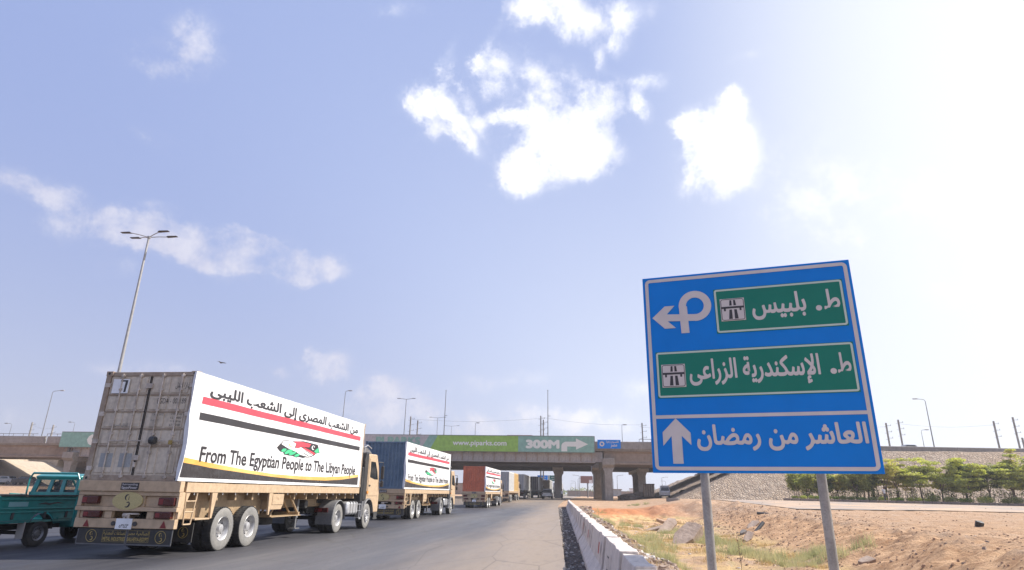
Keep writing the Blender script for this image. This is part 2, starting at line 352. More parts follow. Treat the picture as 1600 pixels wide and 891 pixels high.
def put_text(name, body, rect, fn, m, parent, off=.0, lift=.0006, rot=None):
    """rect (u0,v0,u1,v1) filled; fn(u,v,k)->xyz. off: boldness in em, made by stamping shifted copies"""
    co, fs = text_mesh(body, 0); b = MB(); u0, v0, u1, v1 = rect; asp = TXTA[body]
    ex = off*(u1-u0)/asp[0]; ey = off*(v1-v0)/asp[1]
    n = 8 if off > .004 else 1; lf = lift if n == 1 else lift*.35
    for j in range(n):
        a = 2*math.pi*(j+.5)/n; du, dv = (ex*math.cos(a), ey*math.sin(a)) if n > 1 else (0, 0)
        b.add([fn(u0+ex+(u1-u0-2*ex)*x+du, v0+ey+(v1-v0-2*ey)*y+dv, z*lf+j*lf*.12) for x, y, z in co], fs)
    return b.build(name, m, parent, fix=False)

# ---------------------------------------------------------------- ground
def sm(a, b, x):
    t = np.clip((np.asarray(x, float)-a)/(b-a), 0, 1); return t*t*(3-2*t)
def vnoise(x, y, s, seed=0):
    x = np.asarray(x, float)/s+seed*17.3; y = np.asarray(y, float)/s+seed*5.1
    xi, yi = np.floor(x).astype(int), np.floor(y).astype(int); fx, fy = x-xi, y-yi
    def h(a, b):
        n = (a*374761393+b*668265263+seed*1442695) & 0x7fffffff; n = ((n ^ (n >> 13))*1274126177) & 0x7fffffff
        return ((n ^ (n >> 16)) & 0xffff)/65535.
    ux, uy = fx*fx*(3-2*fx), fy*fy*(3-2*fy)
    return (h(xi, yi)*(1-ux)+h(xi+1, yi)*ux)*(1-uy)+(h(xi, yi+1)*(1-ux)+h(xi+1, yi+1)*ux)*uy-.5
def road_z(y): return .70*sm(72, 115, y)
def barr_x(y): return .6-.039*np.asarray(y, float)      # left foot of the barrier
def ground_z(x, y, fine=True):
    x = np.asarray(x, float); y = np.asarray(y, float)
    zr = road_z(y)
    zp = .42+.75*sm(25, 92, y)-.006*np.clip(x-25, 0, 60)            # raised ground on the right
    bank = np.interp(y, [-40, 8, 16.5, 21.5, 28.4, 48, 62, 70, 200], [7.2, 8.4, 9.9, 10.8, 11.6, 13.6, 14.2, 14.5, 14.5])
    foot = bank-np.interp(y, [0, 16, 30, 45, 60], [3.4, 3.6, 4.6, 5.2, 5.])
    bx = barr_x(y)+.55
    n1 = vnoise(x, y, 3., 1)*.35+vnoise(x, y, 1.1, 2)*.2+vnoise(x, y, .45, 3)*.12
    t = sm(foot, bank, x+n1*1.8)
    dep = -.62+.25*vnoise(x, y, 2.5, 4)
    end = sm(60, 74, y+6*vnoise(x, y, 4, 9)); dep = dep*(1-end)+end*(zr*(1-sm(4, 12, x))+zp*sm(4, 12, x))
    zd = .0+(dep)*sm(bx+.5, bx+2.8, x+n1)
    zright = zd*(1-t)+zp*t
    w = sm(bx-.1, bx+.25, x)
    farw = sm(70, 84, y)
    w2 = w*(1-farw)+sm(-2, 14, x)*farw
    z = zr*(1-w2)+zright*w2
    # left: sand rising gently towards the other bridge end
    z = z+1.0*sm(-55, -92, x)*sm(97, 106, y)*(1-sm(150, 300, y))
    # gutter beside the kerbless asphalt and the bed below the road
    z = np.where((x > -33.5) & (x < .05-.0465*np.clip(y, 0, 84)) & (y < 1500), z-.12, z)
    z = z-.05*((x >= .05-.0465*y) & (x < bx-.2) & (y < 84))
    if fine:
        bk = t*(1-sm(bank+.4, bank+1.6, x))*(1-sm(55, 75, y))
        rg = lambda s_, k_: 1-np.abs(2*vnoise(x*.75-y*.55, x*.45+y*.75, s_, k_))
        z = z+bk*(.24*rg(1.5, 5)+.17*rg(.6, 6)+.13*rg(.33, 11)-.36)
        z = z+t*(1-bk)*(1-sm(40, 60, y))*.05*vnoise(x, y, .6, 15)
        z = z+np.where(x > bx, 1, 0)*(1-farw)*(.10*vnoise(x, y, .5, 7)+.05*vnoise(x, y, .22, 8))
        es = sm(56, 62, y)*(1-sm(72, 76, y))*w*(1-sm(14, 16, x)); z = z+es*(.5*vnoise(x, y*.6, 1.6, 14)+.25*vnoise(x, y*.6, .7, 16))
        z = z+w2*.05*vnoise(x, y, 1.7, 12)*(1-sm(44, 50, y)*sm(14, 20, x))
    return z
def gz(x, y): return float(ground_z(np.array([x]), np.array([y]))[0])
def grid_mesh(name, xs, ys, zf, m, kind='structure', smooth=True):
    Xg, Yg = np.meshgrid(xs, ys); Z = zf(Xg, Yg); n, k = Xg.shape
    v = np.stack([Xg, Yg, Z], -1).reshape(-1, 3); i = np.arange(n*k).reshape(n, k)
    q = np.stack([i[:-1, :-1], i[:-1, 1:], i[1:, 1:], i[1:, :-1]], -1).reshape(-1, 4)
    me = bpy.data.meshes.new(name); me.vertices.add(len(v)); me.vertices.foreach_set('co', v.ravel())
    me.loops.add(q.size); me.loops.foreach_set('vertex_index', q.ravel()); me.polygons.add(len(q))
    me.polygons.foreach_set('loop_start', np.arange(0, q.size, 4)); me.update(calc_edges=True); me.validate()
    me.polygons.foreach_set('use_smooth', [smooth]*len(q)); me.materials.append(m)
    o = bpy.data.objects.new(name, me); COL.objects.link(o)
    if kind: o['kind'] = kind
    return o
def spaced(*segs):
    out = []
    for a, b, s in segs: out += list(np.arange(a, b, s))
    return np.array(out+[segs[-1][1]])

# earth material: sand, reddish bank and ditch end, gravelly patches
mg = bpy.data.materials.new('sandy_ground'); mg.use_nodes = True; t = mg.node_tree; P = t.nodes['Principled BSDF']
P.inputs['Roughness'].default_value = .95; P.inputs['Specular IOR Level'].default_value = .15
def gnode(tp, **k):
    n = t.nodes.new(tp)
    for a, v in k.items(): setattr(n, a, v)
    return n
g_tc = gnode('ShaderNodeTexCoord'); g_sx = gnode('ShaderNodeSeparateXYZ'); t.links.new(g_tc.outputs['Object'], g_sx.inputs[0])
def gnoise(s, d=5, st=(1, 1, 1), r=.6):
    mp = gnode('ShaderNodeMapping'); mp.inputs['Scale'].default_value = st; t.links.new(g_tc.outputs['Object'], mp.inputs[0])
    n = gnode('ShaderNodeTexNoise'); n.inputs['Scale'].default_value = s; n.inputs['Detail'].default_value = d; n.inputs['Roughness'].default_value = r
    t.links.new(mp.outputs[0], n.inputs['Vector']); return n.outputs['Fac']
def grange(v, a, b, c=0., d=1.):
    n = gnode('ShaderNodeMapRange', interpolation_type='SMOOTHSTEP'); t.links.new(v, n.inputs[0])
    for i, x in enumerate((a, b, c, d)): n.inputs[i+1].default_value = x
    return n.outputs[0]
def gmath(op, a, b):
    n = gnode('ShaderNodeMath', operation=op)
    for i, v in enumerate((a, b)):
        if isinstance(v, (int, float)): n.inputs[i].default_value = v
        else: t.links.new(v, n.inputs[i])
    return n.outputs[0]
def gmix(f, a, b):
    n = gnode('ShaderNodeMix', data_type='RGBA')
    for s_, v in ((n.inputs[0], f), (n.inputs[6], a), (n.inputs[7], b)):
        if isinstance(v, tuple): s_.default_value = v
        elif isinstance(v, (int, float)): s_.default_value = v
        else: t.links.new(v, s_)
    return n.outputs[2]
c = gmix(grange(gnoise(.35, 6), .35, .68), (.50, .325, .205, 1), (.42, .27, .17, 1))
c = gmix(grange(gnoise(1.7, 6), .42, .7), c, (.52, .375, .265, 1))
c = gmix(gmath('MULTIPLY', grange(gnoise(5.5, 6, r=.7), .52, .72), .6), c, (.29, .175, .11, 1))
red = gmath('MULTIPLY', gmath('MULTIPLY', grange(g_sx.outputs[1], 50, 66), grange(g_sx.outputs[1], 82, 72)), grange(g_sx.outputs[0], 12, 4))
c = gmix(gmath('MULTIPLY', red, grange(gnoise(.5, 4), .2, .5, .5, 1.)), c, (.54, .225, .10, 1))
# ditch floor: yellow-green dry cover
fl = grange(g_sx.outputs[2], -.2, -.5)
c = gmix(gmath('MULTIPLY', fl, grange(gnoise(.8, 6), .38, .6)), c, (.62, .43, .22, 1))
c = gmix(gmath('MULTIPLY', fl, grange(gnoise(.45, 6, st=(1, .7, 1)), .52, .66, 0, .7)), c, (.47, .41, .20, 1))
bnk = gmath('MULTIPLY', gmath('MULTIPLY', grange(g_sx.outputs[2], -.5, -.3), grange(g_sx.outputs[2], .55, .3)), gmath('MULTIPLY', grange(g_sx.outputs[0], 3, 4.5), grange(g_sx.outputs[1], 62, 50)))
c = gmix(gmath('MULTIPLY', bnk, .9), c, gmix(grange(gnoise(1.6, 8, st=(.8, 2, 1), r=.7), .34, .66), (.40, .225, .12, 1), (.68, .44, .26, 1)))
# broken grey rubble bed along the barrier: dark gutter on the road side, pale debris on the ditch side
bl = gmath('ADD', g_sx.outputs[0], gmath('MULTIPLY', g_sx.outputs[1], .039))
near = grange(g_sx.outputs[1], 86, 78)
gut = gmath('MULTIPLY', gmath('MULTIPLY', grange(bl, 1.0, .8), grange(bl, -6., -4.)), near)
c = gmix(gmath('MULTIPLY', gut, .95), c, gmix(grange(gnoise(9, 8, r=.75), .35, .7), (.085, .075, .07, 1), (.24, .205, .18, 1)))
deb = gmath('MULTIPLY', gmath('MULTIPLY', grange(bl, 1.0, 1.15), grange(bl, 2.6, 1.5)), near)
c = gmix(gmath('MULTIPLY', deb, grange(gnoise(2.5, 6), .38, .55, .2, .9)), c, gmix(grange(gnoise(14, 8, r=.75), .38, .62), (.17, .14, .12, 1), (.52, .46, .41, 1)))
t.links.new(c, P.inputs['Base Color'])
gb = gnode('ShaderNodeBump'); gb.inputs['Strength'].default_value = 1; gb.inputs['Distance'].default_value = .16
t.links.new(gmath('ADD', gnoise(3.5, 10, r=.72), gmath('MULTIPLY', gnoise(2.2, 7, st=(.75, 2.2, 1), r=.66), 1.1)), gb.inputs['Height']); t.links.new(gb.outputs[0], P.inputs['Normal'])
xs = spaced((-3000, -600, 300), (-600, -130, 40), (-130, -40, 6), (-40, -3, 1.5), (-3, 18, .14), (18, 30, .6), (30, 70, 2), (70, 200, 20), (200, 600, 80), (600, 3000, 300))
ys = spaced((-60, 4, 3), (4, 8, .5), (8, 34, .14), (34, 60, .3), (60, 90, .5), (90, 140, 2), (140, 300, 12), (300, 900, 60), (900, 4000, 300))
grid_mesh('ground', xs, ys, ground_z, mg)

# main road
mr = bpy.data.materials.new('worn_asphalt'); mr.use_nodes = True; t = mr.node_tree; P = t.nodes['Principled BSDF']
P.inputs['Specular IOR Level'].default_value = .35
g_tc = gnode('ShaderNodeTexCoord'); g_sx = gnode('ShaderNodeSeparateXYZ'); t.links.new(g_tc.outputs['Object'], g_sx.inputs[0])
c = gmix(grange(gnoise(.12, 5, st=(2.5, .35, 1)), .35, .65), (.074, .074, .083, 1), (.098, .096, .102, 1))
c = gmix(grange(gnoise(.9, 6, st=(3, .12, 1)), .45, .7, 0, .5), c, (.125, .12, .12, 1))
c = gmix(grange(gnoise(60, 3), .5, .75, 0, .5), c, (.15, .145, .145, 1))
lane = grange(gmath('ADD', g_sx.outputs[0], gmath('MULTIPLY', gmath('SUBTRACT', gnoise(.3, 4, st=(1, .15, 1)), .5), 2.2)), -7.6, -10.2)
c = gmix(gmath('MULTIPLY', lane, .85), c, gmix(grange(gnoise(1.2, 6, st=(2.5, .2, 1)), .35, .7), (.030, .030, .037, 1), (.05, .049, .056, 1)))
st_ = gmath('MULTIPLY', grange(gnoise(.8, 3, st=(1, .22, 1)), .66, .78), .5)
c = gmix(st_, c, (.035, .034, .036, 1))
# dust and sand blown onto the right-hand shoulder
wob = gmath('MULTIPLY', gmath('SUBTRACT', gnoise(.35, 5, st=(1.3, .25, 1)), .5), 3.4)
xr = gmath('ADD', gmath('ADD', g_sx.outputs[0], gmath('MULTIPLY', g_sx.outputs[1], .030)), wob)
dust = grange(xr, -4.6, -1.4, 0, 1)
far = grange(g_sx.outputs[1], 62, 100, 0, .85)
dust = gmath('MAXIMUM', dust, gmath('MULTIPLY', far, grange(gnoise(.25, 4), .25, .6, .5, 1)))
c = gmix(gmath('MULTIPLY', dust, .84), c, (.30, .235, .18, 1))
c = gmix(gmath('MULTIPLY', dust, grange(gnoise(2.2, 7, st=(2, .5, 1)), .52, .7, 0, .6)), c, (.19, .155, .13, 1))
cr = gnode('ShaderNodeTexVoronoi', feature='DISTANCE_TO_EDGE'); cr.inputs['Scale'].default_value = .55
mpp = gnode('ShaderNodeMapping'); mpp.inputs['Scale'].default_value = (1.2, .3, 1); t.links.new(g_tc.outputs['Object'], mpp.inputs[0]); t.links.new(mpp.outputs[0], cr.inputs['Vector'])
c = gmix(gmath('MULTIPLY', grange(cr.outputs['Distance'], .012, .0), .45), c, (.05, .045, .042, 1))
t.links.new(c, P.inputs['Base Color']); P.inputs['Roughness'].default_value = .62
t.links.new(grange(gnoise(.5, 5, st=(2, .3, 1)), .3, .7, .5, .72), P.inputs['Roughness'])
gb = gnode('ShaderNodeBump'); gb.inputs['Strength'].default_value = .6; gb.inputs['Distance'].default_value = .006
t.links.new(gnoise(45, 4, r=.7), gb.inputs['Height']); t.links.new(gb.outputs[0], P.inputs['Normal'])
def road_right(y): return .18-.0465*np.clip(y, 0, 84)+.07*vnoise(y*0, y, .9, 31)
ysr = spaced((-50, 8, 4), (8, 90, .5), (90, 1600, 15)); us = np.array([0, .2, .4, .6, .8, .9, .96, 1.])
Ug, Yg = np.meshgrid(us, ysr); Xg = -33.+(road_right(Yg)+33.)*Ug
v = np.stack([Xg, Yg, road_z(Yg)], -1).reshape(-1, 3); n, k = Xg.shape; i = np.arange(n*k).reshape(n, k)
b = MB(); b.add(v, [tuple(q) for q in np.stack([i[:-1, :-1], i[:-1, 1:], i[1:, 1:], i[1:, :-1]], -1).reshape(-1, 4)])
ro = i[:, -1]; nb0 = len(b.v); b.v += [(b.v[j][0]+.02, b.v[j][1], b.v[j][2]-.09) for j in ro]
b.f += [(int(ro[a]), nb0+a, nb0+a+1, int(ro[a+1])) for a in range(n-1)]; b.mi += [0]*(n-1)
tag(b.build('main_road', mr, fix=False, smooth=False), kind='structure')
# second, left carriageway beyond the sand strip is the same sheet's far side

# side road in front of the hedge, 4 mm above the raised ground
M_side = mat('dusty_side_road_asphalt', (.30, .25, .215), .85, col2=(.46, .325, .22), scale=.22, amt=1, thr=(.42, .58), bump=.004, bscale=30, coord='Object')
def kerb_y(x): return 88.6-.14*(x-26)
sx_ = spaced((16, 75, 1.5), (75, 200, 12)); b = MB(); rows = 16
for x in sx_:
    y1 = kerb_y(x)-.05; y0 = y1-34+.3*(x-26)*(x < 50)+7.2*(x >= 50)+2.2*float(vnoise(np.array([x]), np.array([3.]), 6, 41)[0])
    for j in range(rows+1):
        y = y0+(y1-y0)*j/rows; b.v.append((x, y, float(ground_z(x, y, False))+.055))
for a in range(len(sx_)-1):
    for j in range(rows):
        p = a*(rows+1)+j; b.f.append((p, p+rows+1, p+rows+2, p+1)); b.mi.append(0)
tag(b.build('side_road', M_side, fix=False, smooth=True), kind='structure')

# kerb with its stones (the planted strip behind it)
kb = bpy.data.objects.new('kerb', None); COL.objects.link(kb); kb['kind'] = 'structure'
xk = 25.5; kmesh = None
while xk < 66:
    y = kerb_y(xk+.5); z = float(ground_z(xk, y, False))
    if kmesh is None:
        o = MB().box(0, .97, 0, .3, -.25, .34).build('kerb_stone', M_kerb, kb, bevel=.03); kmesh = o.data
    else:
        o = bpy.data.objects.new('kerb_stone', kmesh); COL.objects.link(o); o.parent = kb
        m_ = o.modifiers.new('bevel', 'BEVEL'); m_.width = .03; m_.segments = 1
    o.location = (xk, y, z+random.uniform(-.02, .03)); o.rotation_euler = (random.uniform(-.02, .02), random.uniform(-.02, .02), math.atan(-.14)+random.uniform(-.02, .02))
    xk += 1.0

# ---------------------------------------------------------------- embankments with stone pitching
ms = bpy.data.materials.new('stone_pitching'); ms.use_nodes = True; t = ms.node_tree; P = t.nodes['Principled BSDF']
P.inputs['Roughness'].default_value = .95; P.inputs['Specular IOR Level'].default_value = .15
g_tc = gnode('ShaderNodeTexCoord')
vo = gnode('ShaderNodeTexVoronoi', feature='F1'); vo.inputs['Scale'].default_value = 2.7; t.links.new(g_tc.outputs['Object'], vo.inputs['Vector'])
ve = gnode('ShaderNodeTexVoronoi', feature='DISTANCE_TO_EDGE'); ve.inputs['Scale'].default_value = 2.7; t.links.new(g_tc.outputs['Object'], ve.inputs['Vector'])
vb = gnode('ShaderNodeSeparateColor'); t.links.new(vo.outputs['Color'], vb.inputs[0])
c = gmix(grange(vb.outputs[0], 0, 1), (.33, .255, .195, 1), (.46, .37, .29, 1))
c = gmix(grange(gnoise(.15, 5), .4, .7, 0, .5), c, (.40, .29, .20, 1))
c = gmix(grange(ve.outputs['Distance'], .07, .0, 0, .5), c, (.17, .125, .09, 1))
t.links.new(c, P.inputs['Base Color'])
gb = gnode('ShaderNodeBump'); gb.inputs['Strength'].default_value = 1; gb.inputs['Distance'].default_value = .13
t.links.new(grange(ve.outputs['Distance'], 0, .28), gb.inputs['Height']); t.links.new(gb.outputs[0], P.inputs['Normal'])
def emb_r(x, y):
    zf = 1.0+(y-96.5)*.63; zl = 1.0+(x-13.5)*.42
    z = np.minimum(zf, zl); top = np.where(x > 28, 9.0, 6.4)
    z = np.minimum(z, top); z = np.minimum(z, 1+(185-y)*.5)
    z = z+.10*vnoise(x, y, 1.3, 21)+.18*vnoise(x, y, .55, 22)*(z > 1.2)*(z < 8.9)
    return np.where(z < .6, -.5, z)
grid_mesh('embankment', spaced((11, 40, .35), (40, 80, .8), (80, 400, 8)), spaced((94, 113, .35), (113, 190, 3)), emb_r, ms, smooth=False)
def emb_l(x, y):
    zf = 1.2+(y-99)*.63; zl = 1.0+(-104-x)*.40
    z = np.minimum(zf, zl); top = np.where(x < -121.5, 9.0, 6.4)
    z = np.minimum(np.minimum(z, top), 1+(185-y)*.5)
    return np.where(z < .6, -.5, z)+.05*vnoise(x, y, .8, 23)
M_smooth_slope = mat('smooth_concrete_slope', (.46, .38, .29), .9, col2=(.38, .30, .22), scale=.3, bump=.02, bscale=2)
grid_mesh('left_embankment', spaced((-400, -140, 10), (-140, -103, .7), (-103, -100, 3)), spaced((97, 190, 1.5)), emb_l, M_smooth_slope, smooth=False)

# ---------------------------------------------------------------- near overpass (local x along the deck, y away from the camera)
BR = thing('overpass', 'long concrete and steel road bridge crossing over the highway, nearer of the two decks', 'bridge', (0, 109, 0), math.atan(.03))
def bw(x, y, z): return BR.matrix_world @ Vector((x, y, z))
def dx_top(x): return 10.2 if x < 12 else 10.2-.0085*(x-12)
b = MB(); b.box(-240, -3000/30+.0, .25, 12, 8.62, 8.98); b.box(-99.97, 4.6, .25, 12, 8.62, 8.98); b.box(4.63, 29, .25, 12, 8.62, 8.98)
b.build('deck_slab', M_conc, BR, bevel=.03)
# parapets, one piece between joints
for x0, x1 in ((-240, -160), (-159.95, -130), (-129.95, -99.3), (-98.9, -60), (-59.95, -28), (-27.95, 4.55), (4.62, 16), (16.05, 28), (28.05, 60), (60.05, 92), (92.05, 140), (140.05, 400)):
    b = MB(); b.prism([(0, 8.9), (0, 10.12), (.08, 10.2), (.3, 10.2), (.42, 9.0), (.42, 8.9)], 'x', x0, x1)
    for i in range(len(b.v)):
        x, y, z = b.v[i]
        if z > 9.5: b.v[i] = (x, y, z-10.2+dx_top(x))
        elif x > 28: b.v[i] = (x, y, z-.15)
    b.build('parapet', M_conc, BR, bevel=.02)
b = MB()
for x in np.arange(-240, 29, 3.4): b.box(x, x+.12, -.06, 0.0, 8.9, 9.0)
b.build('drip_edge', M_conc, BR)
def girder(name, x0, x1, y0, w, z0, z1, m, ends=0):
    b = MB(); b.prism([(y0-.18, z0), (y0-.18, z0+.3), (y0, z0+.48), (y0, z1-.32), (y0-.22, z1-.12), (y0-.22, z1), (y0+w+.22, z1), (y0+w+.22, z1-.12), (y0+w, z1-.32), (y0+w, z0+.48), (y0+w+.18, z0+.3), (y0+w+.18, z0)], 'x', x0, x1)
    return b.build(name, m, BR, bevel=.015)
for x0, x1 in ((-122, -94.2), (3.0, 27.6)):
    for y0 in (.75, 3.6, 6.5, 9.6): girder('concrete_girder', x0, x1, y0, .9, 6.45, 8.6, M_concb)
    b = MB(); b.box(x0+.3, x1-.3, 1.75, 9.5, 8.2, 8.6); b.build('deck_soffit', M_conc, BR)
b = MB(); b.box(-240, -122.2, .6, 11.6, 6.3, 8.6); b.build('abutment_wall', M_conc, BR)
b = MB(); b.box(27.7, 29.2, .4, 11.8, 3.0, 8.6); b.build('abutment_wall', M_conc, BR)
# steel main span: box girders with stiffened web panels
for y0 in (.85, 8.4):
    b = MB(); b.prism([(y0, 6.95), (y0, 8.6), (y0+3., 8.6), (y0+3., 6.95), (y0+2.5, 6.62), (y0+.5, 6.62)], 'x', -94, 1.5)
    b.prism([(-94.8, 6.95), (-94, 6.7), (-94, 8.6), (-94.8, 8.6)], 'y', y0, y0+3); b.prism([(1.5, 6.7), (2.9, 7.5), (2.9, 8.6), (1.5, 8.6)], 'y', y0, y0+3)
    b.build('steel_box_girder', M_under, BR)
b = MB(); b.box(-94, 1.5, .3, .9, 6.68, 6.80); b.box(-94, 1.5, .3, .9, 8.42, 8.62); b.build('girder_flange', M_steel, BR)
pm = None; rm = None
x = -93.9; w = 1.86
while x < 1.2:
    if pm is None: o = MB().box(.05, w-.05, .55, .84, 6.80, 8.42).build('web_panel', M_steel, BR); pm = o.data
    else: o = bpy.data.objects.new('web_panel', pm); COL.objects.link(o); o.parent = BR
    o.location = (x, 0, 0)
    if rm is None: r_ = MB().box(-.05, .05, .30, .84, 6.80, 8.42).build('web_stiffener', M_rust, BR); rm = r_.data
    else: r_ = bpy.data.objects.new('web_stiffener', rm); COL.objects.link(r_); r_.parent = BR
    r_.location = (x, 0, 0); x += w
for x0 in (1.62, 2.02, 2.42, -94.75, -94.45):
    MB().box(x0, x0+.07, .3, .84, 7.3, 8.5).build('web_stiffener', M_steel, BR)
b = MB()
for x in np.arange(-90, 1, 6.5): b.box(x, x+.3, 3.9, 8.4, 7.1, 8.3)
b.build('cross_brace', M_steel, BR)
def pier(xc, hw, z0=-.5, par=BR, y0=.3, y1=11.8, ctop=7.4, cbot=5.85, m=M_conc, cols=(1.2, 5.2, 9.6)):
    p = MB(); p.prism([(y0, ctop), (y1, ctop), (y1, cbot+.5), (y1-.6, cbot), (y0+.6, cbot), (y0, cbot+.5)], 'x', xc-hw, xc+hw)
    cap = p.build('pier_cap', m, par, bevel=.05)
    for c_ in cols:
        q = MB(); q.prism([(xc-hw+.35, z0), (xc+hw-.35, z0), (xc+hw-.35, cbot-.7), (xc+hw-.05, cbot+.01), (xc-hw+.05, cbot+.01), (xc-hw+.35, cbot-.7)], 'y', c_-.15, c_+1.35)
        q.build('column', m, par, bevel=.06)
pier(3.65, 1.0, y0=-.9, cols=(-.2, 5.2, 9.6)); pier(-93.4, 1.0, y0=-.9, cols=(-.2, 5.2, 9.6)); pier(-46, 1.0, ctop=6.6, cbot=5.3)
for x0, x1 in ((9, 26), (-99.2, -95.6), (-150, -101)):
    b = MB()
    for x in np.arange(x0, x1, 2.0): b.box(x, x+.06, .12, .2, 10.1, 10.62)
    b.box(x0, x1, .1, .18, 10.58, 10.66); b.build('railing', M_pole, BR)

# farther, parallel deck
B2 = thing('overpass', 'second wider bridge deck behind the near one, seen below it in shade', 'bridge', (0, 131, 0), math.atan(.03))
b = MB(); b.box(-240, 28, 0, 28, 8.6, 8.95); b.build('deck_slab', M_conc, B2)
b = MB(); b.box(-240, 28, -.02, .3, 8.6, 9.9); b.build('parapet', M_conc, B2)
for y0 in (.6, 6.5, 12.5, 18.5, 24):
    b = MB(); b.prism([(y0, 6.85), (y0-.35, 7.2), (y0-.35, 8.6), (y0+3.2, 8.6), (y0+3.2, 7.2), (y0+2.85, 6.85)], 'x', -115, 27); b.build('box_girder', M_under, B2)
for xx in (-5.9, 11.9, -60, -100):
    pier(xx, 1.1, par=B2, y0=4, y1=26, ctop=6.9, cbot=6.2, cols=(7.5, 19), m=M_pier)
pier(2.1, 1.25, par=B2, y0=-8, y1=-1, ctop=7.2, cbot=5.9, cols=(-7.2, -3.4))
b = MB(); b.box(27.3, 29, .4, 27, 3, 8.6); b.build('abutment_wall', M_conc, B2)
b = MB(); b.box(-125, -115.3, .4, 27, 3, 8.6); b.build('abutment_wall', M_smooth_slope, B2)
bpy.context.view_layer.update()

# hoarding on the near bridge
HB = thing('hoarding', 'long advertising hoarding along the bridge parapet, sea green, lime and pale grey panels', 'advertising board', tuple(bw(0, -.22, 8.32)), math.atan(.03))
secs = [(-96, -83.5, 'teal'), (-83.5, -66, 'grey'), (-66, -49, 'teal'), (-49, -26.9, 'grey'), (-26.9, -11.6, 'green'), (-11.6, 1.4, 'teal')]
MM = {'teal': M_board_teal, 'grey': M_board_grey, 'green': M_board_green}
for i, (a, c_, m_) in enumerate(secs):
    q = 1.0
    if m_ == 'green': poly = [(a-.2, 0), (c_, 0), (c_, 2.62), (a+1.2, 2.62)]
    elif i == 3: poly = [(a, 0), (c_-1.7, 0), (c_-.1, 2.62), (a, 2.62)]
    else: poly = [(a, 0), (c_, 0), (c_, 2.62), (a, 2.62)]
    MB().prism(poly, 'y', -.05, .05).build('hoarding_panel', MM[m_], HB)
MB().prism([(-28.8, 0), (-27.1, 0), (-25.7, 2.62), (-27.2, 2.62)], 'y', -.052, .05).build('hoarding_panel', M_board_teal, HB)
b = MB(); b.box(-96, 1.4, -.08, .1, 2.63, 2.72); b.box(-96, 1.4, .08, .2, -.1, -.02); b.box(1.41, 1.5, -.08, .1, -.05, 2.72); b.build('hoarding_frame', M_pole, HB)
b = MB()
for x in np.arange(-95, 1, 2.2): b.box(x, x+.08, .1, .21, -.35, 2.3)
b.build('bracket', M_pole, HB)
hf = lambda u, v, k: (u, -.06-.004-k, v)
put_text('lettering', 'www.piparks.com', (-23.0, .72, -13.6, 1.85), hf, M_boardtxt, HB, .03)
put_text('lettering', '300M', (-10.3, .55, -4.5, 2.05), hf, M_boardtxt, HB, .06)
put_text('lettering', 'PI PARKS', (-36.7, .95, -28.7, 2.35), hf, M_board_teal, HB, .06)
MB().prism([(-4.2, .15), (-3.2, .15), (-3.2, .95), (-1.7, .95), (-1.7, .45), (.35, 1.35), (-1.7, 2.3), (-1.7, 1.75), (-3.5, 1.75), (-4.0, 1.5), (-4.2, 1.1)], 'y', -.075, -.055).build('arrow', M_boardtxt, HB)
b = MB(); b.prism([(-90.4, .6), (-89.9, .35), (-89.2, .5), (-89.6, .9), (-89.9, 1.5), (-89.6, 2.0), (-89.9, 2.3), (-90.5, 1.9), (-90.8, 1.3)], 'y', -.075, -.055); b.build('telephone_symbol', M_boardtxt, HB)
lf = MB()
for i in range(6):
    a = i*math.pi/7; lf.prism([(-41.5, .5), (-41.5+2.6*math.cos(a)-.35*math.sin(a), .5+1.7*math.sin(a)+.2*math.cos(a)), (-41.5+3.1*math.cos(a), .5+1.95*math.sin(a)), (-41.5+2.6*math.cos(a)+.3*math.sin(a), .5+1.5*math.sin(a)-.2*math.cos(a))], 'y', -.07, -.055)
lf.build('leaf_emblem', M_board_green, HB)
# small blue sign hung on the parapet right of the hoarding
BS = thing('bridge_sign', 'small blue sign with white Arabic lettering hung on the bridge parapet', 'road sign', tuple(bw(1.95, -.2, 9.0)), math.atan(.03))
MB().box(0, 3.9, -.04, .04, 0, 1.45).build('panel', M_signblue, BS, bevel=.01)
MB().lathe([(-.06, .42), (-.045, .42), (-.045, .2), (-.06, .2), (-.06, .42)], (.75, 0, .75), 'y', 16).build('emblem', M_signwhite, BS)
put_text('lettering', shape_ar('تقسيم زهراء'.replace('ء', '')), (1.5, .78, 3.6, 1.35), lambda u, v, k: (u, -.05-k, v), M_signwhite, BS, .02)
put_text('lettering', shape_ar('مصر'), (2.2, .15, 3.3, .68), lambda u, v, k: (u, -.05-k, v), M_signwhite, BS, .02)

